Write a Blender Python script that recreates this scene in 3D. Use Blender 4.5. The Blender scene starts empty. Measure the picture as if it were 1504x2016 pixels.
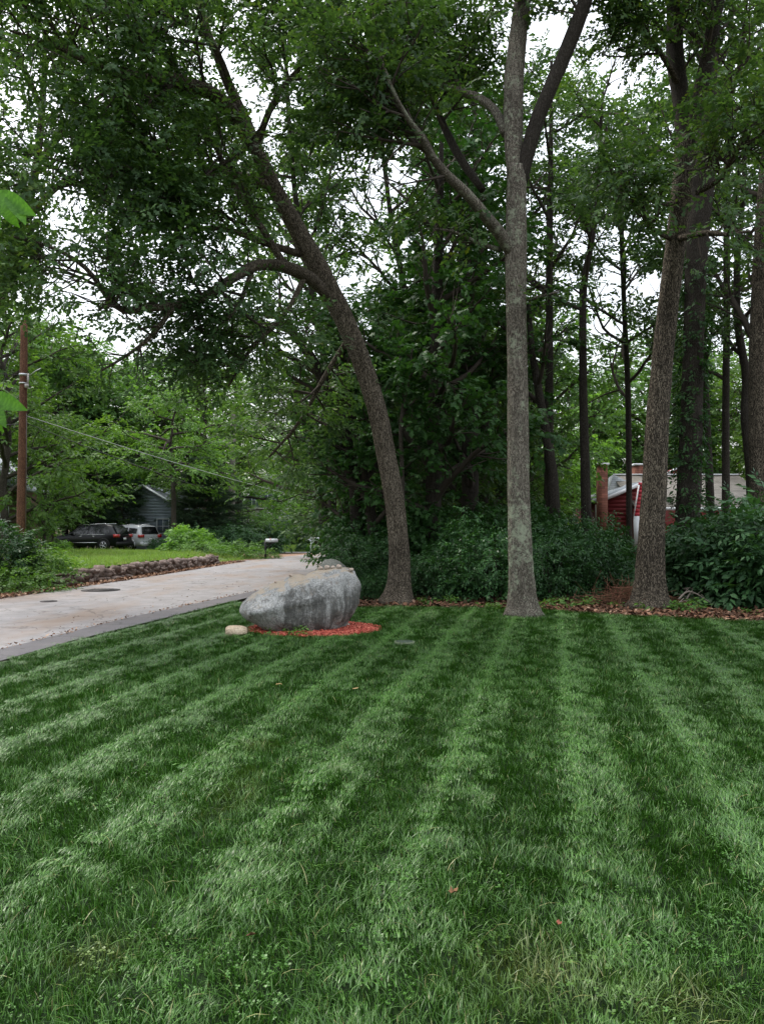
import bpy, math, random
import numpy as np
from mathutils import Vector

# ------------------------------------------------------------------ camera, sky, sun, exposure
SC = bpy.context.scene
COL = SC.collection
PI = math.pi
F_PX, CX, CY, EYE = 1514.0, 752.0, 1008.0, 1.6
PITCH = math.atan2(28.0, F_PX)

cam_data = bpy.data.cameras.new("camera")
cam = bpy.data.objects.new("camera", cam_data)
COL.objects.link(cam)
cam.location = (0, 0, EYE)
cam.rotation_euler = (PI / 2 + PITCH, 0, 0)
cam_data.sensor_fit = 'VERTICAL'
cam_data.sensor_height = 24.0
cam_data.lens = 24.0 * F_PX / 2016.0
cam_data.clip_start = 0.05
cam_data.clip_end = 1200.0
SC.camera = cam

SUN_EL, SUN_AZ = math.radians(58), math.radians(-50)    # azimuth from +Y towards +X
world = bpy.data.worlds.new("World")
SC.world = world
world.use_nodes = True
wn = world.node_tree.nodes
wl = world.node_tree.links
wn.clear()
w_out = wn.new("ShaderNodeOutputWorld")
sky = wn.new("ShaderNodeTexSky")
sky.sky_type = 'NISHITA'
sky.sun_disc = False
sky.sun_elevation = SUN_EL
sky.sun_rotation = SUN_AZ
sky.dust_density = 4.0
sky.air_density = 1.5
bg_sky = wn.new("ShaderNodeBackground")
bg_sky.inputs['Strength'].default_value = 0.06
wl.new(sky.outputs[0], bg_sky.inputs['Color'])
# an even veil of cloud over the blue, brightest overhead as overcast skies are
tc = wn.new("ShaderNodeTexCoord")
sep = wn.new("ShaderNodeSeparateXYZ")
wl.new(tc.outputs['Generated'], sep.inputs[0])
mr = wn.new("ShaderNodeMapRange")
mr.inputs['From Min'].default_value = 0.0
mr.inputs['From Max'].default_value = 1.0
mr.inputs['To Min'].default_value = 0.40
mr.inputs['To Max'].default_value = 1.35
wl.new(sep.outputs['Z'], mr.inputs['Value'])
cn = wn.new("ShaderNodeTexNoise")
cn.inputs['Scale'].default_value = 2.2
cn.inputs['Detail'].default_value = 4
wl.new(tc.outputs['Generated'], cn.inputs['Vector'])
cmul = wn.new("ShaderNodeMapRange")
cmul.inputs['From Min'].default_value = 0.3
cmul.inputs['From Max'].default_value = 0.7
cmul.inputs['To Min'].default_value = 0.88
cmul.inputs['To Max'].default_value = 1.1
wl.new(cn.outputs['Fac'], cmul.inputs['Value'])
mm = wn.new("ShaderNodeMath")
mm.operation = 'MULTIPLY'
wl.new(mr.outputs[0], mm.inputs[0])
wl.new(cmul.outputs[0], mm.inputs[1])
bg_cloud = wn.new("ShaderNodeBackground")
bg_cloud.inputs['Color'].default_value = (0.95, 0.97, 1.0, 1)
wl.new(mm.outputs[0], bg_cloud.inputs['Strength'])
add = wn.new("ShaderNodeAddShader")
wl.new(bg_sky.outputs[0], add.inputs[0])
wl.new(bg_cloud.outputs[0], add.inputs[1])
wl.new(add.outputs[0], w_out.inputs['Surface'])

sun_d = bpy.data.lights.new("sun", 'SUN')
sun_d.energy = 1.5
sun_d.angle = math.radians(14)
sun_d.color = (1.0, 0.955, 0.88)
sun = bpy.data.objects.new("sun", sun_d)
COL.objects.link(sun)
_sd = Vector((math.sin(SUN_AZ) * math.cos(SUN_EL), math.cos(SUN_AZ) * math.cos(SUN_EL), math.sin(SUN_EL)))
sun.rotation_euler = _sd.to_track_quat('Z', 'Y').to_euler()
sun.location = (0, 0, 40)

SC.view_settings.view_transform = 'Standard'
SC.view_settings.look = 'None'
SC.view_settings.gamma = 1.0
SC.view_settings.exposure = 0.8
SC.view_settings.use_curve_mapping = False
SC.render.engine = 'CYCLES'
SC.cycles.max_bounces = 6
SC.cycles.diffuse_bounces = 4
SC.cycles.glossy_bounces = 2
SC.cycles.transmission_bounces = 4
SC.cycles.transparent_max_bounces = 4
SC.cycles.caustics_reflective = False
SC.cycles.caustics_refractive = False
SC.cycles.use_denoising = True
SC.cycles.sample_clamp_indirect = 4.0

# ------------------------------------------------------------------ helpers
def at(px, py, Y):
    """World point that projects to photo pixel (px, py) at depth Y."""
    dx, dz = (px - CX) / F_PX, (CY - py) / F_PX
    y = math.cos(PITCH) - dz * math.sin(PITCH)
    z = math.sin(PITCH) + dz * math.cos(PITCH)
    return np.array([dx * Y / y, Y, EYE + z * Y / y])

def project(P):
    """Photo pixels of points (n,3)."""
    P = np.atleast_2d(P)
    c, s = math.cos(PITCH), math.sin(PITCH)
    y, z = P[:, 1], P[:, 2] - EYE
    d = y * c + z * s
    v = -y * s + z * c
    d = np.where(d < 0.05, 0.05, d)
    return CX + F_PX * P[:, 0] / d, CY - F_PX * v / d, d

def sstep(a, b, x):
    t = np.clip((np.asarray(x, float) - a) / (b - a), 0, 1)
    return t * t * (3 - 2 * t)

WALL_A, WALL_B = (-8.42, 19.8), (-7.72, 36.0)
def wall_x(y):
    return WALL_A[0] + (WALL_B[0] - WALL_A[0]) * (np.asarray(y, float) - WALL_A[1]) / (WALL_B[1] - WALL_A[1])

def ground_z(x, y):
    x = np.asarray(x, float); y = np.asarray(y, float)
    base = -0.012 * np.clip(y - 20, 0, 50)
    wx = np.where(y < 8, -9.9 + 0.05 * (y - 8), wall_x(np.clip(y, 8, 40)) - 0.25 - 0.12 * np.clip(19 - y, 0, 11) * 0.75)
    w = 0.12 + 1.8 * sstep(20.6, 18.0, y) + 2.0 * sstep(35.5, 38.5, y)
    h = 0.36 - 0.36 * sstep(22, 55, y) + 0.012 * np.clip(y - 20, 0, 36)
    up = sstep(0, 1, (wx - x) / w) * h * sstep(66, 50, y)
    return base + up

class Buf:
    def __init__(self):
        self.v, self.f, self.n = [], [], 0
    def add(self, v, f):
        v = np.asarray(v, float)
        self.v.append(v)
        for q in f:
            self.f.append(tuple(int(i) + self.n for i in q))
        self.n += len(v)
    def box(self, c, s, rz=0.0, jit=0.0, rng=None, ry=0.0):
        sx, sy, sz = s[0] / 2, s[1] / 2, s[2] / 2
        v = np.array([[x, y, z] for x in (-sx, sx) for y in (-sy, sy) for z in (-sz, sz)])
        if jit: v = v * (1 + rng.uniform(-jit, jit, v.shape))
        if ry:
            a, b = math.cos(ry), math.sin(ry)
            v = np.stack([v[:, 0] * a + v[:, 2] * b, v[:, 1], -v[:, 0] * b + v[:, 2] * a], 1)
        a, b = math.cos(rz), math.sin(rz)
        v = np.stack([v[:, 0] * a - v[:, 1] * b, v[:, 0] * b + v[:, 1] * a, v[:, 2]], 1) + np.asarray(c)
        self.add(v, [(0, 1, 3, 2), (4, 6, 7, 5), (0, 4, 5, 1), (2, 3, 7, 6), (0, 2, 6, 4), (1, 5, 7, 3)])
    def tube(self, P, R, sides=6, cap=True, wob=None):
        P = np.asarray(P, float); R = np.broadcast_to(np.asarray(R, float), (len(P),))
        T = np.gradient(P, axis=0)
        T /= np.linalg.norm(T, axis=1)[:, None] + 1e-9
        u = np.cross(T[0], (0.13, 0.99, 0.05)); u /= np.linalg.norm(u) + 1e-9
        ang = np.arange(sides) * 2 * PI / sides
        rings = []
        for i in range(len(P)):
            u = u - T[i] * np.dot(u, T[i]); u /= np.linalg.norm(u) + 1e-9
            w = np.cross(T[i], u)
            rr = R[i] if wob is None else R[i] * wob(i, ang)
            rings.append(P[i] + (np.cos(ang) * rr)[:, None] * u + (np.sin(ang) * rr)[:, None] * w)
        V = np.concatenate(rings)
        m, k = len(P), sides
        F = [(i * k + j, i * k + (j + 1) % k, (i + 1) * k + (j + 1) % k, (i + 1) * k + j) for i in range(m - 1) for j in range(k)]
        if cap:
            F.append(tuple(range(k))[::-1]); F.append(tuple((m - 1) * k + j for j in range(k)))
        self.add(V, F)
    def prism(self, poly, y0, y1):
        """Polygon in XZ, extruded along Y."""
        n = len(poly)
        v = [(p[0], y0, p[1]) for p in poly] + [(p[0], y1, p[1]) for p in poly]
        f = [tuple(range(n)), tuple(range(2 * n - 1, n - 1, -1))]
        f += [(i, i + n, (i + 1) % n + n, (i + 1) % n) for i in range(n)]
        self.add(v, f)
    def quad(self, a, b, c, d):
        self.add([a, b, c, d], [(0, 1, 2, 3)])
    def cyl(self, c, r, h, axis='z', sides=16, r2=None):
        ax = {'x': np.array([1., 0, 0]), 'y': np.array([0, 1., 0]), 'z': np.array([0, 0, 1.])}[axis]
        c = np.asarray(c, float)
        self.tube([c - ax * h / 2, c + ax * h / 2], [r, r if r2 is None else r2], sides)

def raw_mesh(name, V, loops, sizes, mat, smooth=False):
    me = bpy.data.meshes.new(name)
    V = np.asarray(V, np.float32)
    me.vertices.add(len(V)); me.vertices.foreach_set('co', V.ravel())
    loops = np.asarray(loops, np.int32); sizes = np.asarray(sizes, np.int32)
    me.loops.add(len(loops)); me.loops.foreach_set('vertex_index', loops)
    me.polygons.add(len(sizes))
    st = np.zeros(len(sizes), np.int32); st[1:] = np.cumsum(sizes)[:-1]
    me.polygons.foreach_set('loop_start', st); me.polygons.foreach_set('loop_total', sizes)
    if smooth: me.polygons.foreach_set('use_smooth', np.ones(len(sizes), bool))
    me.update(calc_edges=True)
    for m in (mat if isinstance(mat, (list, tuple)) else [mat]): me.materials.append(m)
    return me

def buf_mesh(name, buf, mat, smooth=False, origin=(0, 0, 0)):
    V = np.concatenate(buf.v) - np.asarray(origin, float)
    loops = [i for f in buf.f for i in f]
    return raw_mesh(name, V, loops, [len(f) for f in buf.f], mat, smooth)

def attr(me, name, vals, dom='FACE', typ='FLOAT'):
    a = me.attributes.new(name, typ, dom)
    vals = np.asarray(vals)
    if typ == 'FLOAT_VECTOR': a.data.foreach_set('vector', vals.astype(np.float32).ravel())
    else: a.data.foreach_set('value', vals.astype(np.float32 if typ == 'FLOAT' else np.int32).ravel() if typ != 'BOOLEAN' else vals.astype(bool))

def tag(o, label=None, cat=None, group=None, kind=None):
    if label: o['label'] = label
    if cat: o['category'] = cat
    if group: o['group'] = group
    if kind: o['kind'] = kind
    return o

def link(name, me, parent=None, loc=(0, 0, 0)):
    o = bpy.data.objects.new(name, me)
    COL.objects.link(o)
    o.location = loc
    if parent is not None: o.parent = parent
    return o

def thing(name, label, cat, loc=(0, 0, 0), group=None, rz=0.0):
    o = link(name, None, None, tuple(float(c) for c in loc)); o.rotation_euler = (0, 0, rz)
    return tag(o, label, cat, group)

def part(name, buf, mat, parent, smooth=False, world=False, label=None):
    """world=True: geometry was laid out in world space (only for unrotated things)."""
    org = (0, 0, 0)
    if world:
        q = parent; org = np.zeros(3)
        while q is not None: org = org + np.array(q.location); q = q.parent
    o = link(name, buf_mesh(name, buf, mat, smooth, org), parent)
    if label: o['label'] = label
    return o

def copy_tree(o, parent=None):
    c = o.copy(); COL.objects.link(c); c.parent = parent
    for ch in list(o.children): copy_tree(ch, c)
    return c

# ------------------------------------------------------------------ materials
def new_mat(name):
    m = bpy.data.materials.new(name); m.use_nodes = True
    nt = m.node_tree
    return m, nt, nt.nodes, nt.links, nt.nodes['Principled BSDF']

def set_stops(node, stops):
    e = node.color_ramp.elements
    while len(e) > 1: e.remove(e[-1])
    e[0].position = stops[0][0]; e[0].color = stops[0][1]
    for p, c in stops[1:]:
        q = e.new(p); q.color = c

def ramp(N, stops):
    r = N.new("ShaderNodeValToRGB")
    set_stops(r, [(p, (*c, 1)) for p, c in stops])
    return r

def noise(N, L, scale, detail=5, coord='Object', stretch=None, rough=0.55):
    tcn = N.new("ShaderNodeTexCoord")
    n = N.new("ShaderNodeTexNoise")
    n.inputs['Scale'].default_value = scale; n.inputs['Detail'].default_value = detail
    n.inputs['Roughness'].default_value = rough
    if stretch:
        mp = N.new("ShaderNodeMapping"); mp.inputs['Scale'].default_value = stretch
        L.new(tcn.outputs[coord], mp.inputs[0]); L.new(mp.outputs[0], n.inputs['Vector'])
    else: L.new(tcn.outputs[coord], n.inputs['Vector'])
    return n

def mix_rgb(N, L, fac, a, b, mode='MIX'):
    m = N.new("ShaderNodeMix"); m.data_type = 'RGBA'; m.blend_type = mode
    for s, v in ((m.inputs[0], fac), (m.inputs[6], a), (m.inputs[7], b)):
        if isinstance(v, (int, float)): s.default_value = v
        elif isinstance(v, tuple): s.default_value = (*v, 1)
        else: L.new(v, s)
    return m.outputs[2]

def bump(N, L, h, b, strength=0.5, dist=0.02):
    bn = N.new("ShaderNodeBump"); bn.inputs['Strength'].default_value = strength; bn.inputs['Distance'].default_value = dist
    L.new(h, bn.inputs['Height']); L.new(bn.outputs[0], b.inputs['Normal'])

def simple(name, c, rough=0.6, spec=0.4, metal=0.0, var=0.12, scale=6.0, bmp=0.0, stretch=None, coat=0.0):
    m, nt, N, L, b = new_mat(name)
    n = noise(N, L, scale, 5, stretch=stretch)
    lo = tuple(x * (1 - var) for x in c); hi = tuple(min(1, x * (1 + var)) for x in c)
    r = ramp(N, [(0.3, lo), (0.7, hi)]); L.new(n.outputs['Fac'], r.inputs[0])
    L.new(r.outputs[0], b.inputs['Base Color'])
    b.inputs['Roughness'].default_value = rough; b.inputs['Specular IOR Level'].default_value = spec
    b.inputs['Metallic'].default_value = metal; b.inputs['Coat Weight'].default_value = coat
    if bmp: bump(N, L, n.outputs['Fac'], b, bmp)
    return m

def leaf_mat(name, dark, mid, light, trans=0.35, spec=0.25, rough=0.5, yellow=None):
    m, nt, N, L, b = new_mat(name)
    a = N.new("ShaderNodeAttribute"); a.attribute_name = 'lr'
    r = ramp(N, [(0.0, dark), (0.5, mid), (1.0, light)]) if not yellow else ramp(N, [(0.0, dark), (0.5, mid), (0.955, light), (0.985, yellow)])
    L.new(a.outputs['Fac'], r.inputs[0])
    oi = N.new("ShaderNodeObjectInfo")
    mul = N.new("ShaderNodeMapRange"); mul.inputs['To Min'].default_value = 0.85; mul.inputs['To Max'].default_value = 1.15
    L.new(oi.outputs['Random'], mul.inputs['Value'])
    hs = N.new("ShaderNodeHueSaturation"); L.new(r.outputs[0], hs.inputs['Color']); L.new(mul.outputs[0], hs.inputs['Value'])
    L.new(hs.outputs[0], b.inputs['Base Color'])
    b.inputs['Roughness'].default_value = rough; b.inputs['Specular IOR Level'].default_value = spec
    t = N.new("ShaderNodeBsdfTranslucent")
    tcol = mix_rgb(N, L, 1.0, hs.outputs[0], (1.25, 1.35, 0.5), 'MULTIPLY')
    L.new(tcol, t.inputs['Color'])
    mx = N.new("ShaderNodeMixShader"); mx.inputs[0].default_value = trans
    L.new(b.outputs[0], mx.inputs[1]); L.new(t.outputs[0], mx.inputs[2])
    L.new(mx.outputs[0], N['Material Output'].inputs['Surface'])
    return m

def bark_mat(name, dark, light, scale=1.0, lichen=0.0, lichen_col=(0.32, 0.36, 0.27), lo=(0, 0), bmp=0.9):
    m, nt, N, L, b = new_mat(name)
    n1 = noise(N, L, 1.0, 6, stretch=(17 * scale, 17 * scale, 1.3 * scale), rough=0.65)
    v = N.new("ShaderNodeTexVoronoi"); v.feature = 'DISTANCE_TO_EDGE'
    tcn = N.new("ShaderNodeTexCoord"); mp = N.new("ShaderNodeMapping"); mp.inputs['Scale'].default_value = (15 * scale, 15 * scale, 1.2 * scale)
    nz = noise(N, L, 5.0, 3)
    L.new(tcn.outputs['Object'], mp.inputs[0])
    vm = N.new("ShaderNodeVectorMath"); vm.operation = 'ADD'
    L.new(mp.outputs[0], vm.inputs[0]); L.new(nz.outputs['Color'], vm.inputs[1]); L.new(vm.outputs[0], v.inputs['Vector'])
    mul = N.new("ShaderNodeMath"); mul.operation = 'MULTIPLY'; mul.inputs[1].default_value = 2.2; mul.use_clamp = True
    L.new(v.outputs['Distance'], mul.inputs[0])
    hgt = N.new("ShaderNodeMath"); hgt.operation = 'MULTIPLY'
    L.new(mul.outputs[0], hgt.inputs[0]); L.new(n1.outputs['Fac'], hgt.inputs[1])
    r = ramp(N, [(0.10, dark), (0.34, light)]); L.new(hgt.outputs[0], r.inputs[0])
    big = noise(N, L, 1.3, 4)
    rb = ramp(N, [(0.35, (0.78, 0.76, 0.74)), (0.65, (1.15, 1.13, 1.1))]); L.new(big.outputs['Fac'], rb.inputs[0])
    col = mix_rgb(N, L, 1.0, r.outputs[0], rb.outputs[0], 'MULTIPLY')
    if lichen:
        sp = N.new("ShaderNodeSeparateXYZ"); L.new(tcn.outputs['Object'], sp.inputs[0])
        # a blotch that has grown on the face of the trunk between two heights, specks above it
        ln = noise(N, L, 11.0, 8, rough=0.8)
        fc = N.new("ShaderNodeValToRGB")
        pts = [(0.0, .26), (0.02, .18), (0.06, .26), (0.11, .36), (0.15, .36), (0.22, .26), (0.32, .20), (0.5, .22), (0.75, .26), (1.0, .2)]
        set_stops(fc, [(p, (q, q, q, 1)) for p, q in pts])
        zz = N.new("ShaderNodeMath"); zz.operation = 'DIVIDE'; zz.inputs[1].default_value = 10.0
        L.new(sp.outputs['Z'], zz.inputs[0]); L.new(zz.outputs[0], fc.inputs[0])
        sm = N.new("ShaderNodeMath"); sm.operation = 'ADD'
        amp = N.new("ShaderNodeMath"); amp.operation = 'MULTIPLY_ADD'; amp.inputs[1].default_value = 1.9; amp.inputs[2].default_value = -0.45
        ln2 = noise(N, L, 3.2, 4); av = N.new("ShaderNodeMath"); av.operation = 'MULTIPLY_ADD'; av.inputs[1].default_value = .9; av.inputs[2].default_value = -.45
        L.new(ln2.outputs['Fac'], av.inputs[0]); am = N.new("ShaderNodeMath"); am.operation = 'ADD'
        L.new(ln.outputs['Fac'], amp.inputs[0]); L.new(amp.outputs[0], am.inputs[0]); L.new(av.outputs[0], am.inputs[1])
        L.new(am.outputs[0], sm.inputs[0]); L.new(fc.outputs[0], sm.inputs[1])
        th = N.new("ShaderNodeMapRange"); th.inputs['From Min'].default_value = 0.80; th.inputs['From Max'].default_value = 1.0
        th.clamp = True
        L.new(sm.outputs[0], th.inputs['Value'])
        th.inputs['To Max'].default_value = lichen
        col = mix_rgb(N, L, th.outputs[0], col, lichen_col)
    L.new(col, b.inputs['Base Color'])
    b.inputs['Roughness'].default_value = 0.9; b.inputs['Specular IOR Level'].default_value = 0.15
    bump(N, L, hgt.outputs[0], b, bmp, 0.03)
    return m

M = {}
M['leaf_oak'] = leaf_mat('oak_leaf', (0.032, 0.068, 0.026), (0.056, 0.112, 0.040), (0.12, 0.21, 0.065), 0.38, yellow=(0.13, 0.17, 0.03))
M['leaf_oak_light'] = leaf_mat('light_oak_leaf', (0.055, 0.115, 0.028), (0.085, 0.165, 0.038), (0.14, 0.24, 0.055), 0.42)
M['leaf_maple'] = leaf_mat('maple_leaf', (0.018, 0.050, 0.015), (0.028, 0.078, 0.021), (0.052, 0.130, 0.032), 0.28)
M['leaf_bright'] = leaf_mat('bright_tree_leaf', (0.075, 0.16, 0.038), (0.12, 0.24, 0.055), (0.19, 0.34, 0.08), 0.42)
M['leaf_far'] = leaf_mat('far_tree_leaf', (0.055, 0.12, 0.038), (0.085, 0.175, 0.05), (0.13, 0.25, 0.07), 0.38)
M['leaf_shrub'] = leaf_mat('shrub_leaf', (0.018, 0.056, 0.018), (0.032, 0.092, 0.028), (0.07, 0.17, 0.048), 0.26, spec=0.3, rough=0.42)
M['leaf_blue'] = leaf_mat('broad_shrub_leaf', (0.020, 0.056, 0.022), (0.034, 0.088, 0.034), (0.065, 0.15, 0.055), 0.26)
M['leaf_weed'] = leaf_mat('weed_leaf', (0.06, 0.13, 0.03), (0.09, 0.19, 0.04), (0.14, 0.27, 0.055), 0.35)
M['needle'] = leaf_mat('pine_needle', (0.030, 0.060, 0.036), (0.046, 0.086, 0.048), (0.075, 0.125, 0.062), 0.15)
M['leaf_near'] = leaf_mat('sapling_leaf', (0.055, 0.15, 0.022), (0.075, 0.19, 0.028), (0.10, 0.24, 0.035), 0.4)
M['bark_a'] = bark_mat('oak_bark_brown', (0.045, 0.037, 0.028), (0.33, 0.285, 0.23), 1.0)
M['bark_b'] = bark_mat('oak_bark_lichen', (0.07, 0.061, 0.05), (0.42, 0.385, 0.325), 1.25, lichen=0.85, lichen_col=(.36, .40, .29))
M['bark_c'] = bark_mat('oak_bark_grey', (0.030, 0.025, 0.019), (0.28, 0.24, 0.19), 0.85)
M['bark_dark'] = bark_mat('dark_bark', (0.030, 0.026, 0.022), (0.085, 0.075, 0.065), 1.0)
M['bark_far'] = bark_mat('far_bark', (0.05, 0.042, 0.036), (0.13, 0.115, 0.10), 0.6)
M['bark_dead'] = bark_mat('dead_bark', (0.16, 0.145, 0.13), (0.34, 0.32, 0.29), 0.6)
M['twig'] = simple('twig_bark', (0.06, 0.05, 0.042), 0.9, 0.1)
M['dead_twig'] = simple('dead_twig_bark', (0.22, 0.19, 0.16), 0.9, 0.1)

def grass_mat(name, base, pale, straw, trans=0.25, spec=0.35, rough=0.42, under=None):
    m, nt, N, L, b = new_mat(name)
    a = N.new("ShaderNodeAttribute"); a.attribute_name = 'lr'
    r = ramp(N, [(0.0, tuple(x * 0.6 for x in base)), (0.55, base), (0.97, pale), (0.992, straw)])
    L.new(a.outputs['Fac'], r.inputs[0])
    ti = N.new("ShaderNodeAttribute"); ti.attribute_type = 'INSTANCER'; ti.attribute_name = 'tint'
    mr_ = N.new("ShaderNodeMapRange"); mr_.inputs['To Min'].default_value = 0.8; mr_.inputs['To Max'].default_value = 1.25
    L.new(ti.outputs['Fac'], mr_.inputs['Value'])
    hs = N.new("ShaderNodeHueSaturation"); L.new(r.outputs[0], hs.inputs['Color']); L.new(mr_.outputs[0], hs.inputs['Value'])
    dry = N.new("ShaderNodeAttribute"); dry.attribute_type = 'INSTANCER'; dry.attribute_name = 'dry'
    src = hs.outputs[0]
    if under:  # darker underside colour put in to deepen the stripes' light and dark
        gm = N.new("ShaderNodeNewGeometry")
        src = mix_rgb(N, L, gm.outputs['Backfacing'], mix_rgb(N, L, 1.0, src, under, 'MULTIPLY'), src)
    col = mix_rgb(N, L, dry.outputs['Fac'], src, straw)
    L.new(col, b.inputs['Base Color'])
    b.inputs['Roughness'].default_value = rough; b.inputs['Specular IOR Level'].default_value = spec
    t = N.new("ShaderNodeBsdfTranslucent"); L.new(mix_rgb(N, L, 1.0, col, (1.2, 1.3, 0.6), 'MULTIPLY'), t.inputs['Color'])
    mx = N.new("ShaderNodeMixShader"); mx.inputs[0].default_value = trans
    L.new(b.outputs[0], mx.inputs[1]); L.new(t.outputs[0], mx.inputs[2]); L.new(mx.outputs[0], N['Material Output'].inputs['Surface'])
    return m
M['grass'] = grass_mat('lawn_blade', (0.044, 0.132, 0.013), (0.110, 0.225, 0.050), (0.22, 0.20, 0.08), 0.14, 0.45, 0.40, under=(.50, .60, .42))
M['grass_far'] = grass_mat('meadow_blade', (0.17, 0.29, 0.045), (0.24, 0.36, 0.08), (0.36, 0.34, 0.14), 0.4)

def ground_mat(name, stops, scale, bmp=0.6, fine=90, dist=0.03):
    m, nt, N, L, b = new_mat(name)
    n = noise(N, L, scale, 8, rough=0.6); n2 = noise(N, L, fine, 4)
    s = N.new("ShaderNodeMath"); s.operation = 'MULTIPLY_ADD'; s.inputs[1].default_value = 0.4; s.inputs[2].default_value = -0.2
    L.new(n2.outputs['Fac'], s.inputs[0])
    a = N.new("ShaderNodeMath"); a.operation = 'ADD'; L.new(s.outputs[0], a.inputs[0]); L.new(n.outputs['Fac'], a.inputs[1])
    r = ramp(N, stops); L.new(a.outputs[0], r.inputs[0]); L.new(r.outputs[0], b.inputs['Base Color'])
    b.inputs['Roughness'].default_value = 0.95; b.inputs['Specular IOR Level'].default_value = 0.15
    bump(N, L, a.outputs[0], b, bmp, dist)
    return m
M['forest'] = ground_mat('forest_floor', [(0.3, (0.030, 0.022, 0.015)), (0.55, (0.085, 0.055, 0.035)), (0.75, (0.14, 0.095, 0.06))], 3.0)
M['soil'] = ground_mat('lawn_soil', [(0.3, (0.006, 0.013, 0.004)), (0.6, (0.010, 0.024, 0.006)), (0.8, (0.03, 0.035, 0.014))], 8.0)
M['meadow'] = ground_mat('meadow_soil', [(0.3, (0.06, 0.11, 0.022)), (0.6, (0.10, 0.17, 0.035)), (0.8, (0.16, 0.19, 0.06))], 2.5)
M['sand'] = ground_mat('sandy_shoulder', [(0.3, (0.17, 0.10, 0.065)), (0.55, (0.30, 0.19, 0.13)), (0.75, (0.42, 0.29, 0.21))], 5.0)

def asphalt(name, lo, hi, dirt, edge):
    m, nt, N, L, b = new_mat(name)
    fine = noise(N, L, 160, 3); mid = noise(N, L, 2.2, 7, rough=0.62); big = noise(N, L, 0.5, 5, stretch=(1.6, 0.5, 1))
    r = ramp(N, [(0.25, lo), (0.75, hi)]); L.new(mid.outputs['Fac'], r.inputs[0])
    rf = ramp(N, [(0.3, (0.72, 0.72, 0.72)), (0.7, (1.2, 1.2, 1.2))]); L.new(fine.outputs['Fac'], rf.inputs[0])
    c = mix_rgb(N, L, 1.0, r.outputs[0], rf.outputs[0], 'MULTIPLY')
    rd = ramp(N, [(0.48, (0, 0, 0)), (0.68, (edge, edge, edge))]); L.new(big.outputs['Fac'], rd.inputs[0])
    c = mix_rgb(N, L, rd.outputs[0], c, dirt)
    # hairline cracks and small dark stains
    v = N.new("ShaderNodeTexVoronoi"); v.feature = 'DISTANCE_TO_EDGE'; v.inputs['Scale'].default_value = 0.55
    tcn = N.new("ShaderNodeTexCoord"); nz = noise(N, L, 1.6, 5)
    vm = N.new("ShaderNodeVectorMath"); vm.operation = 'ADD'; L.new(tcn.outputs['Object'], vm.inputs[0]); L.new(nz.outputs['Color'], vm.inputs[1])
    L.new(vm.outputs[0], v.inputs['Vector'])
    rc = ramp(N, [(0.0, (0.40, 0.38, 0.36)), (0.014, (1, 1, 1))]); L.new(v.outputs['Distance'], rc.inputs[0])
    c = mix_rgb(N, L, 0.9, c, rc.outputs[0], 'MULTIPLY')
    sp = noise(N, L, 5.5, 3); rs = ramp(N, [(0.68, (1, 1, 1)), (0.74, (0.55, 0.5, 0.45))]); L.new(sp.outputs['Fac'], rs.inputs[0])
    c = mix_rgb(N, L, 1.0, c, rs.outputs[0], 'MULTIPLY')
    L.new(c, b.inputs['Base Color'])
    b.inputs['Roughness'].default_value = 0.8; b.inputs['Specular IOR Level'].default_value = 0.35
    bump(N, L, fine.outputs['Fac'], b, 0.35, 0.01)
    return m
M['road'] = asphalt('worn_pale_asphalt', (0.17, 0.16, 0.16), (0.30, 0.285, 0.287), (0.22, 0.155, 0.11), 0.75)
M['berm'] = asphalt('grey_asphalt_berm', (0.085, 0.08, 0.085), (0.13, 0.12, 0.125), (0.16, 0.125, 0.095), 0.4)
M['drive'] = asphalt('driveway_asphalt', (0.16, 0.165, 0.18), (0.23, 0.23, 0.24), (0.25, 0.17, 0.11), 0.5)

# ------------------------------------------------------------------ the ground and the road
def grid_sheet(name, poly_fn, us, vs, off, mat, label=None):
    """Sheet over u x v with world x,y from poly_fn(u, v), laid at ground height + off."""
    U, Vv = np.meshgrid(us, vs)
    X, Y = poly_fn(U, Vv)
    Z = ground_z(X, Y) + off
    nx, ny = len(us), len(vs)
    idx = np.arange(nx * ny).reshape(ny, nx)
    q = np.stack([idx[:-1, :-1], idx[:-1, 1:], idx[1:, 1:], idx[1:, :-1]], -1).reshape(-1, 4)
    me = raw_mesh(name, np.stack([X, Y, Z], -1).reshape(-1, 3), q.ravel(), np.full(len(q), 4), mat, True)
    return tag(link(name, me), kind='structure')

def dense_axis(lo, a, b, hi, step, big):
    return np.unique(np.concatenate([np.linspace(lo, a, big), np.arange(a, b, step), np.linspace(b, hi, big)]))
xs = np.unique(np.concatenate([dense_axis(-420, -30, 30, 420, 0.8, 14), np.arange(-11, -6.5, 0.06)]))
ys = np.unique(np.concatenate([dense_axis(-300, -6, 75, 600, 0.6, 14)]))
grid_sheet('ground', lambda u, v: (u, v), xs, ys, -0.035, M['forest'])

def curve_fn(pts):
    p = np.array(pts, float)
    return lambda y: np.interp(y, p[:, 1], p[:, 0])
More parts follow.
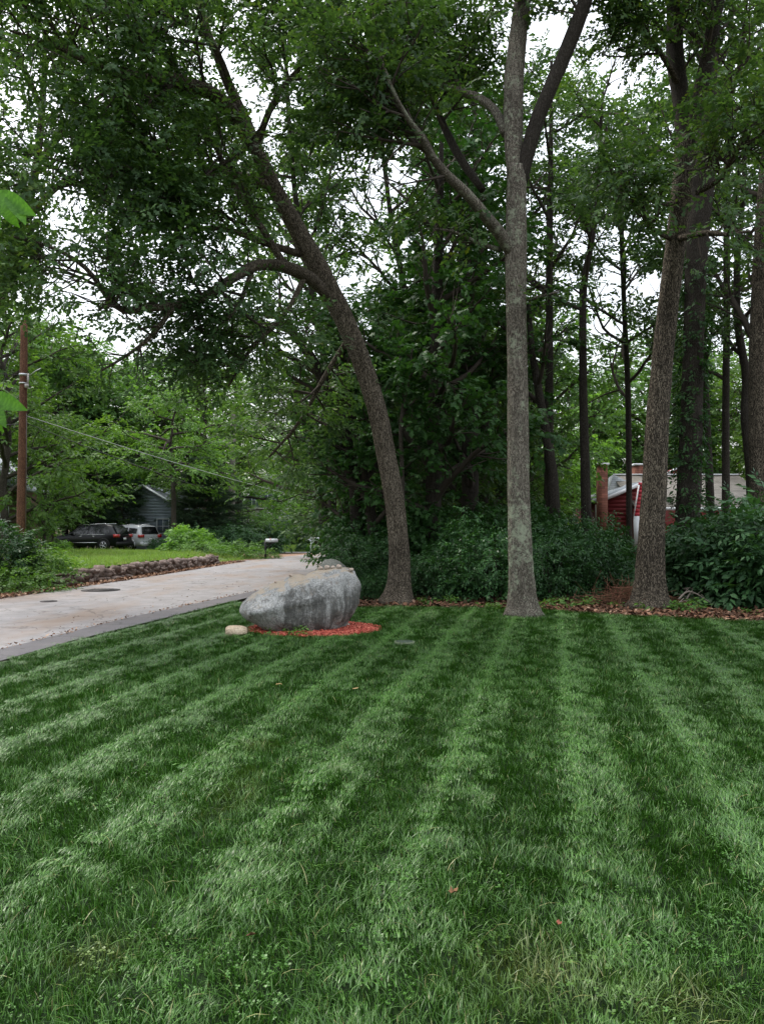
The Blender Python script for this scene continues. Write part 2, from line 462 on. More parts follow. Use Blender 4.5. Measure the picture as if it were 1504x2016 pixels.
# road edges as x over y; the road bends right far away, so the far part is its own sheet in the same object
J = curve_fn([(-7.8, -10), (-4.9, 9.85), (-4.38, 13.3), (-3.1, 18.8), (-2.25, 23.3), (-1.35, 30), (-0.3, 38), (2.5, 50), (8, 58), (16, 64), (40, 74)])
Lw = curve_fn([(-7.3, -10), (-4.47, 9.0), (-4.26, 10.7), (-3.82, 12.8), (-3.2, 16), (-2.35, 19.5), (-1.5, 24), (-0.6, 30), (0.4, 38), (3.0, 50), (8.4, 58), (16.4, 64), (40, 74)])
FE = curve_fn([(-12.0, -10), (-9.9, 8), (-8.35, 17.4), (-8.0, 19.85), (-7.72, 24.5), (-7.35, 36), (-7.0, 44), (-5.2, 55), (-1.5, 62), (6, 70), (22, 79), (40, 84)])
vs = np.arange(-10, 84, 0.5)
grid_sheet('road', lambda u, v: (FE(v) * (1 - u) + np.maximum(J(v), FE(v) + 0.05) * u, v), np.linspace(0, 1, 16), vs, 0.012, M['road'])
vb = np.arange(-10, 60, 0.5)
grid_sheet('road_berm', lambda u, v: (J(v) * (1 - u) + Lw(v) * u + 0.02 * np.sin(v * 7) * (u - 0.5), v), np.linspace(0, 1, 5), vb, 0.024, M['berm'])
grid_sheet('sandy_shoulder', lambda u, v: (FE(v) + (-0.75 - 3.2 * sstep(36, 38.5, v) * sstep(58, 46, v) - 1.5 * sstep(46, 56, v)) * (1 - u) + 0.35 * u, v), np.linspace(0, 1, 14), np.arange(17, 74, 0.4), 0.004, M['sand'])
grid_sheet('driveway', lambda u, v: (FE(v) - 7.5 * (1 - u) + 0.1, v - 0.25 * (1 - u) * 7), np.linspace(0, 1, 16), np.linspace(38.2, 41.6, 8), 0.02, M['drive'])
grid_sheet('far_driveway', lambda u, v: (-4.9 - 9 * (1 - u), v), np.linspace(0, 1, 16), np.linspace(60, 63, 8), 0.016, M['drive'])
# the mown lawn: from behind the camera to the woods' edge
TL = curve_fn([(14.9, -60), (15.0, -2), (15.35, 0.4), (15.2, 1.5), (14.9, 3.0), (13.95, 4.0), (12.9, 6.3), (12.3, 10), (12, 60)])  # depth of the edge over x (given as (y, x))
us_ = np.linspace(0, 1, 90); vs_ = np.linspace(0, 1, 90)
def lawn_xy(u, v):
    xr = -7 + 21 * u
    top = TL(xr) + np.where(xr < -2, 1.2 * sstep(-2, -3.2, xr), 0)
    y = -7 + (top + 7) * v
    x = np.maximum(xr, Lw(y) - 0.02 * 0)
    return x, y
grid_sheet('lawn', lawn_xy, us_, vs_, 0.0, M['soil'])
# grassy terrace above the stone wall, and the lawns around the far houses
grid_sheet('terrace_lawn', lambda u, v: (np.minimum(FE(v) - 0.85 - 0.9 * sstep(19.5, 16, v), wall_x(np.clip(v, 16, 40)) - 0.12) * u + (-34) * (1 - u), v), np.concatenate([np.linspace(0, 0.6, 12), np.linspace(0.64, 1, 40)]), np.arange(15, 52, 0.45), 0.0, M['meadow'])
grid_sheet('far_lawn', lambda u, v: (-24 + (np.minimum(FE(v) - 0.4, 18) + 24) * u, v), np.linspace(0, 1, 30), np.linspace(63.4, 108, 50), 0.008, M['meadow'])

# ------------------------------------------------------------------ grass: tufts of bent blades, scattered
def tuft(rng, nb, foot, hlo, hhi, wid, lean, spread, segs=3):
    V, F, A = [], [], []
    for k in range(nb):
        x0, y0 = rng.normal(0, foot, 2)
        h = rng.uniform(hlo, hhi); w = wid * rng.uniform(0.7, 1.3)
        az = rng.normal(0, spread); ln = max(0.02, rng.normal(lean, 0.22))
        dx, dy = math.cos(az), math.sin(az)
        fx, fy = -math.sin(az + rng.normal(0, .5)), math.cos(az + rng.normal(0, .5))
        base = len(V)
        for i in range(segs):
            t = i / segs
            bend = ln * (0.35 + 0.9 * t) * t * h
            ww = w * (1 - 0.55 * t)
            cx, cy, cz = x0 + dx * bend, y0 + dy * bend, h * t * math.cos(min(1.3, ln * (0.3 + .7 * t)))
            V += [(cx - fx * ww, cy - fy * ww, cz), (cx + fx * ww, cy + fy * ww, cz)]
        bend = ln * 1.25 * h
        V.append((x0 + dx * bend, y0 + dy * bend, h * math.cos(min(1.3, ln))))
        for i in range(segs - 1):
            a = base + 2 * i; F.append((a, a + 1, a + 3, a + 2))
        a = base + 2 * (segs - 1); F.append((a, a + 1, len(V) - 1))
        A += [rng.uniform()] * segs
    return np.array(V), F, A

def make_node_group():
    ng = bpy.data.node_groups.new('scatter_tufts', 'GeometryNodeTree')
    ng.interface.new_socket('Geometry', in_out='INPUT', socket_type='NodeSocketGeometry')
    ng.interface.new_socket('Geometry', in_out='OUTPUT', socket_type='NodeSocketGeometry')
    N, L = ng.nodes, ng.links
    gi, go = N.new('NodeGroupInput'), N.new('NodeGroupOutput')
    def na(name, typ):
        n = N.new('GeometryNodeInputNamedAttribute'); n.data_type = typ; n.inputs[0].default_value = name
        return n.outputs[0]
    sepg = N.new('GeometryNodeSeparateGeometry'); sepg.domain = 'POINT'
    L.new(gi.outputs[0], sepg.inputs[0]); L.new(na('is_pt', 'BOOLEAN'), sepg.inputs[1])
    sp = N.new('GeometryNodeSplitToInstances'); sp.domain = 'POINT'
    L.new(sepg.outputs[1], sp.inputs[0]); L.new(na('variant', 'INT'), sp.inputs['Group ID'])
    ip = N.new('GeometryNodeInstanceOnPoints')
    L.new(sepg.outputs[0], ip.inputs['Points']); L.new(sp.outputs[0], ip.inputs['Instance'])
    ip.inputs['Pick Instance'].default_value = True
    L.new(na('pick', 'INT'), ip.inputs['Instance Index'])
    e2r = N.new('FunctionNodeEulerToRotation'); L.new(na('rot', 'FLOAT_VECTOR'), e2r.inputs[0])
    L.new(e2r.outputs[0], ip.inputs['Rotation']); L.new(na('scl', 'FLOAT'), ip.inputs['Scale'])
    L.new(ip.outputs[0], go.inputs[0])
    return ng
NG = make_node_group()

def scatter(name, lib, P, rot, scl, pick, tint, dry, mat):
    V = np.concatenate([l[0] for l in lib] + [P]); nl = len(V) - len(P)
    loops, sizes, A, var, off = [], [], [], [], 0
    for k, (v, f, a) in enumerate(lib):
        for q in f: loops += [i + off for i in q]; sizes.append(len(q))
        A += list(a); var += [k] * len(v); off += len(v)
    me = raw_mesh(name, V, loops, sizes, mat)
    z = lambda d: np.concatenate([np.zeros(nl), d])
    attr(me, 'lr', A)
    attr(me, 'is_pt', np.concatenate([np.zeros(nl, bool), np.ones(len(P), bool)]), 'POINT', 'BOOLEAN')
    attr(me, 'variant', np.concatenate([var, np.zeros(len(P))]), 'POINT', 'INT')
    attr(me, 'pick', z(pick), 'POINT', 'INT')
    attr(me, 'scl', z(scl), 'POINT'); attr(me, 'tint', z(tint), 'POINT'); attr(me, 'dry', z(dry), 'POINT')
    attr(me, 'rot', np.concatenate([np.zeros((nl, 3)), rot]), 'POINT', 'FLOAT_VECTOR')
    o = link(name, me)
    md = o.modifiers.new('scatter', 'NODES'); md.node_group = NG
    return tag(o, kind='stuff')

def vnoise(x, y, s, seed):
    """Smooth value noise in -1..1."""
    r = np.random.default_rng(seed).uniform(-1, 1, (256, 256))
    X, Y = np.asarray(x) / s + 100, np.asarray(y) / s + 100
    i, j = np.floor(X).astype(int), np.floor(Y).astype(int)
    u, v = X - i, Y - j; u = u * u * (3 - 2 * u); v = v * v * (3 - 2 * v)
    g = lambda a, b: r[a % 256, b % 256]
    return (g(i, j) * (1 - u) + g(i + 1, j) * u) * (1 - v) + (g(i, j + 1) * (1 - u) + g(i + 1, j + 1) * u) * v

MULCH_C, MULCH_R = (-1.06, 12.0), (1.02, 0.86)
BOULDER_C = (-1.17, 12.05)
TRUNK_BASES = [(780, 1186, 0.42), (1028, 1212, 0.40), (1276, 1196, 0.42)]
def base_pt(px, py):
    Y = EYE / ((py - 1036) / F_PX); return ((px - CX) / F_PX * Y, Y)

def lawn_grass():
    rng = np.random.default_rng(5)
    lib = []
    for k in range(5): lib.append(tuft(rng, 54, 0.045, 0.032, 0.060, 0.0023, 1.12, 0.25))      # leaning stripe
    for k in range(5): lib.append(tuft(rng, 54, 0.045, 0.030, 0.060, 0.0020, 0.35, 1.2))      # upright
    for k in range(3): lib.append(tuft(rng, 30, 0.055, 0.040, 0.078, 0.0019, 0.75, 1.0))       # longer, unruly
    for k in range(3):                                                                          # clover and plantain between the blades
        V, F, A = [], [], []
        for j in range(16):
            c = np.array([*rng.normal(0, .045, 2), rng.uniform(.022, .042)]); sz = rng.uniform(.007, .013); a0 = rng.uniform(0, 6.28); v = .35 + .35 * rng.uniform()
            for q in range(3):
                a = a0 + q * 2.1; d = np.array([math.cos(a), math.sin(a), rng.normal(.1, .3)]) * sz; w = np.array([-math.sin(a), math.cos(a), 0]) * sz * .45
                n0 = len(V); V += [tuple(c), tuple(c + d * .6 + w), tuple(c + d), tuple(c + d * .6 - w)]; F.append((n0, n0 + 1, n0 + 2, n0 + 3)); A.append(v)
        v2, f2, a2 = tuft(rng, 22, 0.045, 0.025, 0.05, 0.0019, 0.5, 1.5)
        n0 = len(V); V += [tuple(q) for q in v2]; F += [tuple(i + n0 for i in f) for f in f2]; A += list(a2); lib.append((np.array(V), F, A))
    for k in range(5): lib.append(tuft(rng, 54, 0.045, 0.030, 0.055, 0.0021, 0.50, 0.35))      # standing towards the mower
    for k in range(4): lib.append(tuft(rng, 40, 0.018, 0.040, 0.068, 0.0023, 1.15, 0.28))      # ridge of bent grass where two mower passes meet
    pts = []
    y = 1.7
    while y < 16.9:
        sp = 0.062 + 0.0042 * max(0, y - 3)
        hw = 0.54 * y + 1.7
        x = np.arange(-hw, hw, sp)
        pts.append(np.stack([x + rng.uniform(-.5, .5, len(x)) * sp, y + rng.uniform(-.5, .5, len(x)) * sp], 1))
        y += sp * 0.95
    phi = math.atan(0.22); nb = sum(len(q) for q in pts)
    for k in range(-16, 16):
        v = np.arange(3.1, 17.5, .034); v = v[rng.uniform(0, 1, len(v)) < np.clip((v - 2.6) / 2.2, 0, 1)]
        u_ = 0.11 + 0.805 * k + .03 + rng.normal(0, .014, len(v))
        pts.append(np.stack([u_ * math.cos(phi) + v * math.sin(phi), -u_ * math.sin(phi) + v * math.cos(phi)], 1))
    P = np.concatenate(pts); isr = np.arange(len(P)) >= nb
    P[isr] -= (0.035 * vnoise(P[isr, 0], P[isr, 1], 1.7, 11))[:, None] * np.array([math.cos(phi), -math.sin(phi)])
    isr &= (np.abs(P[:, 0]) < .54 * P[:, 1] + 1.7) | (np.arange(len(P)) < nb)
    X, Y = P[:, 0], P[:, 1]
    top = TL(X) + np.where(X < -2, 1.2 * sstep(-2, -3.2, X), 0)
    keep = (Y < top - 0.05 + 0.12 * vnoise(X, Y, 0.4, 3)) & (X > Lw(Y) + 0.03 + 0.03 * vnoise(X, Y, 0.3, 4))
    keep &= isr | (np.arange(len(P)) < nb)
    keep &= ((X - MULCH_C[0]) / MULCH_R[0]) ** 2 + ((Y - MULCH_C[1]) / MULCH_R[1]) ** 2 > 1.0
    for bx, by, r in TRUNK_BASES:
        p = base_pt(bx, by); keep &= (X - p[0]) ** 2 + (Y - p[1] - 0.3) ** 2 > (r * 0.78) ** 2
    P = P[keep]; isr = isr[keep]; X, Y = P[:, 0], P[:, 1]
    wobble = 0.035 * vnoise(X, Y, 1.7, 11) + 0.022 * vnoise(X, Y, 0.5, 12)
    u = X * math.cos(phi) - Y * math.sin(phi) + wobble
    ph = ((u - 0.11) / 0.805) % 1.0
    n = len(P)
    fade = 0.30 + 0.70 * sstep(2.0, 4.2, Y)                  # near the camera the mower's stripes are trampled and break up
    fade = fade * (1 - 0.6 * sstep(1.2, 3.2, X) * sstep(6.5, 3.5, Y))
    away = rng.uniform(0, 1, n) < fade * np.where(ph > 0.96, 1.0, 1.0 - .62 * sstep(0.08, 0.15, ph) - .10 * sstep(.15, .4, ph) - .45 * sstep(.40, .46, ph)) * (0.98 + 0.45 * vnoise(X, Y, 0.3, 9) + .2 * vnoise(X, Y, .11, 10))
    back = (~away) & (rng.uniform(0, 1, n) < fade * np.where((ph > 0.44) & (ph < 0.54), 1.0, np.where(ph > .54, .50, .45)))
    pick = np.where(away, rng.integers(0, 5, n), np.where(back, rng.integers(16, 21, n), rng.integers(5, 10, n)))
    longp = rng.uniform(0, 1, n) < (0.07 + 0.20 * sstep(5.0, 2.2, Y) + 0.12 * vnoise(X, Y, 0.5, 21))
    pick = np.where(longp & ~((ph < .44) & (Y > 4)), rng.integers(10, 13, n), pick)
    away = away | isr; back = back & ~isr; pick = np.where(isr, rng.integers(21, 25, n), pick)
    clo = ~isr & (rng.uniform(0, 1, n) < .03 + .22 * sstep(.0, .6, vnoise(X, Y, .7, 61)) * sstep(7, 3, Y)) & (pick >= 5) & (pick < 13)
    pick = np.where(clo, rng.integers(13, 16, n), pick)
    az = math.pi / 2 - phi                                   # along the stripes, away from the camera
    yaw = np.where(away, az, np.where(back, az + PI, rng.uniform(0, 2 * PI, n))) + rng.normal(0, 0.30, n)
    edge = np.exp(-((ph - 0.045) / 0.05) ** 2)                # the ridge where two passes meet stands brighter
    tilt = np.where(away, 0.05 + 0.40 * edge, np.where(back, .05, 0.0))
    rot = np.stack([rng.normal(0, 0.08, n), tilt + rng.normal(0, 0.08, n), yaw], 1)
    scl = rng.uniform(0.72, 1.1, n) * (1 + .25 * edge) * (1.0 + 0.02 * np.clip(Y - 4, 0, 9)) * (1 + 0.12 * vnoise(X, Y, 0.35, 31))
    tint = np.clip(0.45 + 0.30 * vnoise(X, Y, 0.9, 41) + rng.normal(0, 0.15, n) + 0.12 * vnoise(X, Y, 3.0, 42), 0, 1)
    dryc = sstep(0.62, 0.95, vnoise(X, Y, 0.28, 51) * 0.6 + vnoise(X, Y, 0.9, 52) * 0.6) * sstep(8, 3, Y)
    rd = 0.0
    for cx, cy, cr in ((0.55, 2.75, .22), (-1.05, 2.85, .12), (1.0, 2.55, .16), (-0.9, 5.6, .12)):
        rd = np.maximum(rd, np.exp(-((X - cx) ** 2 + (Y - cy) ** 2) / cr ** 2))
    dry = np.clip((dryc * 0.25 + rd * 0.5) * rng.uniform(0.2, 1, n), 0, 0.75)
    Z = ground_z(X, Y)
    o = scatter('grass', lib, np.stack([X, Y, Z], 1), rot, scl, pick, tint, dry, M['grass'])
    return o
lawn_grass()

def meadow_grass(name, region, sp, hscale, seed, cond=None, mat='grass_far', lib=None):
    rng = np.random.default_rng(seed)
    lib = lib or ([tuft(rng, 26, 0.10, 0.06, 0.15, 0.006, 0.45, 3.0, 2) for k in range(4)] + [tuft(rng, 16, 0.10, 0.14, 0.32, 0.007, 0.5, 3.0, 3) for k in range(2)])
    x0, x1, y0, y1 = region
    g = np.array([(x, y) for y in np.arange(y0, y1, sp * 1.35) for x in np.arange(x0, x1, sp)])
    g = g + rng.uniform(-.5, .5, g.shape) * sp
    if cond is not None: g = g[cond(g[:, 0], g[:, 1])]
    n = len(g); X, Y = g[:, 0], g[:, 1]
    tall = rng.uniform(0, 1, n) < 0.12 + 0.25 * vnoise(X, Y, 2.0, seed)
    pick = np.where(tall, rng.integers(4, 6, n), rng.integers(0, 4, n))
    rot = np.stack([np.zeros(n), np.zeros(n), rng.uniform(0, 6.28, n)], 1)
    return scatter(name, lib, np.stack([X, Y, ground_z(X, Y)], 1), rot, hscale * rng.uniform(.7, 1.3, n), pick,
                   np.clip(.5 + .4 * vnoise(X, Y, 1.5, seed + 1) + rng.normal(0, .15, n), 0, 1), np.clip(.25 * vnoise(X, Y, 1.1, seed + 2) + rng.normal(0.05, .08, n), 0, .6), M[mat])
meadow_grass('terrace_grass', (-30, -7.6, 17.5, 51), 0.21, 1.0, 61, lambda x, y: (x < wall_x(np.clip(y, 16, 40)) - 0.2 - 0.5 * sstep(19.5, 17, y)) & (x > -0.55 * y - 1) & (y < 50 - 3 * sstep(-19, -10, x)))
meadow_grass('far_grass', (-20, 4, 63.8, 90), 0.42, 1.3, 71, lambda x, y: (x < FE(y) - 0.5) & (x > -0.3 * y))

# ------------------------------------------------------------------ leaves, sprays, crowns
def leaf_shape(kind):
    """Leaf in the XY plane, base at origin, tip at +X (length 1): verts, faces."""
    if kind == 'oak':
        up = [(.26, .20), (.40, .07), (.66, .27), (.76, .10)]
        V = [(0, 0, 0), (.40, 0, .015), (1.0, 0, -.10)]; F = []
        for sg in (1, -1):
            b = len(V); V += [(x, sg * y, .06 * y - .08 * x * x - .02) for x, y in up]
            for t in ((0, b, 1), (b, b + 1, 1), (1, b + 1, b + 2), (1, b + 2, b + 3), (1, b + 3, 2)): F.append(t if sg < 0 else t[::-1])
        return np.array(V), F
    if kind == 'maple':
        pts = [(.0, 0), (.10, .34), (.38, .22), (.42, .52), (.62, .22), (1.0, 0), (.62, -.22), (.42, -.52), (.38, -.22), (.10, -.34)]
        V = [(x, y, -.12 * (x * x + y * y)) for x, y in pts] + [(.35, 0, .02)]
        return np.array(V), [(10, (i + 1) % 10, i) for i in range(10) if i not in ()]
    if kind == 'ovate':
        V = [(0, 0, 0), (.4, .22, .03), (1, 0, -.12), (.4, -.22, .03), (.45, 0, -.01)]
        return np.array(V), [(0, 4, 1), (4, 2, 1), (0, 3, 4), (4, 3, 2)]
    V = [(0, 0, 0), (.45, .27, .02), (1, 0, -.1), (.45, -.27, .02)]          # 'kite'
    return np.array(V), [(0, 3, 2, 1)]

def rotm(yaw, pitch, roll):
    cy, sy, cp, sp_, cr, sr = np.cos(yaw), np.sin(yaw), np.cos(pitch), np.sin(pitch), np.cos(roll), np.sin(roll)
    R = np.empty((len(np.atleast_1d(yaw)), 3, 3))
    R[:, 0, 0] = cy * cp; R[:, 0, 1] = cy * sp_ * sr - sy * cr; R[:, 0, 2] = cy * sp_ * cr + sy * sr
    R[:, 1, 0] = sy * cp; R[:, 1, 1] = sy * sp_ * sr + cy * cr; R[:, 1, 2] = sy * sp_ * cr - cy * sr
    R[:, 2, 0] = -sp_; R[:, 2, 1] = cp * sr; R[:, 2, 2] = cp * cr
    return R

def spray(kind, rng, n, L, leaf, twig=True, droop=0.3):
    """A twig with n leaves: verts, faces (tris/quads as lists), per-face leaf value."""
    lv, lf = leaf_shape(kind if kind != 'needle' else 'kite')
    V, F, A = [], [], []; off = 0
    if kind == 'needle':
        for i in range(n):
            t = (i + .5) / n; c = np.array([t * L, 0, -droop * L * t * t * .3])
            for s in range(9):
                d = np.array([rng.uniform(.2, 1), rng.normal(0, .6), rng.normal(0.15, .4)]); d /= np.linalg.norm(d)
                w = np.cross(d, rng.normal(0, 1, 3)); w /= np.linalg.norm(w); w *= leaf * .045
                V += [c - w, c + w, c + d * leaf]; F.append((off, off + 1, off + 2)); off += 3; A.append(rng.uniform())
        return np.array(V), F, A
    for i in range(n):
        t = (i + .6) / n; side = 1 if i % 2 else -1
        c = np.array([t * L, side * .01, -droop * L * t * t * .5 + rng.normal(0, .03) * L])
        yaw = side * rng.uniform(.45, 1.4) * (1 - .55 * t) + rng.normal(0, .2)
        R = rotm(np.array([yaw]), np.array([rng.normal(.28, .30)]), np.array([rng.normal(0, .45)]))[0]
        s = leaf * rng.uniform(.65, 1.15)
        v = (lv * s) @ R.T + c
        V.append(v); F += [tuple(k + off for k in f) for f in lf]; off += len(v)
        A += [float(rng.uniform())] * len(lf)
    return np.concatenate(V), F, A

def make_lib(kind, seed, nvar, n, L, leaf, droop=.3):
    rng = np.random.default_rng(seed); out = []
    for k in range(nvar):
        v, f, a = spray(kind, rng, n, L, leaf, droop=droop)
        out.append((v, np.array([i for q in f for i in q], np.int64), np.array([len(q) for q in f], np.int64), np.array(a)))
    return out
LIB = {
    'oak': make_lib('oak', 1, 8, 9, .46, .152), 'oak_s': make_lib('kite', 2, 8, 14, .58, .15),
    'maple': make_lib('maple', 3, 8, 8, .36, .13, .5), 'ovate': make_lib('ovate', 4, 8, 12, .38, .10, .4),
    'broad': make_lib('ovate', 5, 8, 9, .36, .145, .4), 'kite': make_lib('kite', 6, 6, 12, .62, .17), 'kite_big': make_lib('kite', 7, 6, 13, 1.0, .30),
    'needle': make_lib('needle', 8, 6, 7, .55, .22), 'ivy': make_lib('ovate', 9, 6, 5, .16, .12, .8),
}

def crown_mesh(name, lib, P, yaw, pitch, roll, scl, mat, rng, tone=None):
    """One real mesh of all the sprays."""
    Vs, Ls, Ss, As = [], [], [], []; off = 0
    pick = rng.integers(0, len(lib), len(P))
    R = rotm(yaw, pitch, roll)
    tone = np.zeros(len(P)) if tone is None else tone
    for k, (v, lp, sz, a) in enumerate(lib):
        ids = np.nonzero(pick == k)[0]
        if not len(ids): continue
        W = np.einsum('nij,vj->nvi', R[ids] * scl[ids, None, None], v) + P[ids, None, :]
        m = len(ids)
        Vs.append(W.reshape(-1, 3))
        Ls.append((lp[None, :] + (np.arange(m) * len(v))[:, None] + off).ravel())
        Ss.append(np.tile(sz, m)); off += m * len(v)
        As.append(np.clip(a[None, :] * .75 + .12 + tone[ids, None], 0, .97 + .03 * (a[None, :] > .97)).ravel())
    me = raw_mesh(name, np.concatenate(Vs), np.concatenate(Ls), np.concatenate(Ss), mat)
    attr(me, 'lr', np.concatenate(As))
    return me
TRIS = [0]

# ------------------------------------------------------------------ tree growth
GAPS = [(165, 545, 62, 48), (290, 462, 60, 20), (105, 500, 48, 20), (290, 650, 40, 12), (110, 655, 40, 14), (322, 700, 16, 22), (700, 330, 60, 42), (790, 355, 60, 50), (735, 395, 70, 30),
        (1215, 145, 60, 62), (1150, 40, 45, 45), (1055, 30, 25, 30), (1062, 440, 14, 45), (1070, 640, 55, 40), (1190, 640, 85, 40), (1240, 560, 60, 35), (890, 590, 40, 16), (870, 480, 30, 25),
        (1475, 555, 40, 28), (560, 560, 22, 18), (265, 130, 25, 18), (230, 190, 50, 22), (380, 140, 16, 20), (450, 300, 40, 14), (1380, 180, 10, 14), (350, 60, 40, 20),
        (600, 640, 22, 30), (800, 640, 22, 16), (960, 660, 30, 14), (1225, 790, 34, 40), (1190, 880, 30, 40), (1010, 560, 10, 40), (1130, 470, 40, 40), (1290, 560, 30, 40), (430, 440, 30, 12)]
# lines of sight the photo shows open: (x0, y0, x1, y1, half width px, only leaves nearer than, share removed)
CLEAR = [(43, 640, 42, 860, 17, 24.8, .93), (42, 860, 41, 1110, 22, 24.8, 1.0), (785, 1180, 762, 900, 34, 16, 1), (762, 900, 715, 720, 34, 16, .97), (715, 720, 632, 540, 38, 16, .93), (632, 540, 540, 370, 32, 16, .85), (540, 370, 484, 240, 22, 15.6, .6),
         (640, 570, 560, 525, 24, 15.6, .95), (560, 525, 500, 523, 22, 15, .95), (500, 523, 455, 550, 22, 15, .9), (350, 600, 245, 612, 14, 14, .6), (245, 612, 150, 512, 10, 13, .5), (150, 512, 80, 480, 10, 13, .6),
         (1028, 1200, 1018, 500, 32, 13.7, 1), (1018, 500, 1018, 300, 28, 13.7, .93), (1018, 300, 1012, 150, 24, 14, .6), (1040, 310, 1150, 0, 24, 13.8, .8), (1010, 500, 880, 345, 18, 13.7, .85), (880, 345, 830, 270, 14, 13.7, .6),
         (1276, 1190, 1292, 850, 36, 15, 1), (1292, 850, 1322, 540, 34, 15, .97), (1322, 540, 1346, 290, 30, 15, .85), (1346, 290, 1326, 20, 24, 15.4, .8), (1352, 1000, 1384, 350, 24, 18.6, .7),
         (1175, 930, 1255, 930, 22, 39, .9), (1180, 980, 1255, 980, 30, 39, .95), (1200, 1030, 1255, 1030, 28, 39, .85), (1300, 968, 1480, 968, 34, 38.5, .8), (110, 1060, 285, 1060, 26, 50, 1), (240, 985, 340, 990, 22, 55, .55), (500, 1075, 632, 1075, 22, 60, 1), (515, 1048, 615, 1052, 16, 60, 1), (500, 975, 600, 985, 22, 60, .65)]
def thin(P, rng, strength=.93, scale=.95):
    px, py, d = project(P)
    drop = np.zeros(len(P), bool); u = rng.uniform(0, 1, len(P))
    for x0, y0, x1, y1, w, Ym, sh in CLEAR:
        dx, dy = x1 - x0, y1 - y0
        t = np.clip(((px - x0) * dx + (py - y0) * dy) / (dx * dx + dy * dy), 0, 1)
        drop |= (np.hypot(px - x0 - t * dx, py - y0 - t * dy) < w) & (P[:, 1] < Ym) & (u < sh)
    return ~drop & thin_gaps(P, rng, strength, scale)
def thin_gaps(P, rng, strength, scale):
    px, py, d = project(P)
    p = np.zeros(len(P))
    for cx, cy, rx, ry in GAPS:
        q = ((px - cx) / (rx * scale)) ** 2 + ((py - cy) / (ry * scale)) ** 2
        p = np.maximum(p, np.clip(1.55 - q, 0, 1))
    return rng.uniform(0, 1, len(P)) > p * strength

def unit(v): v = np.asarray(v, float); return v / (np.linalg.norm(v) + 1e-9)

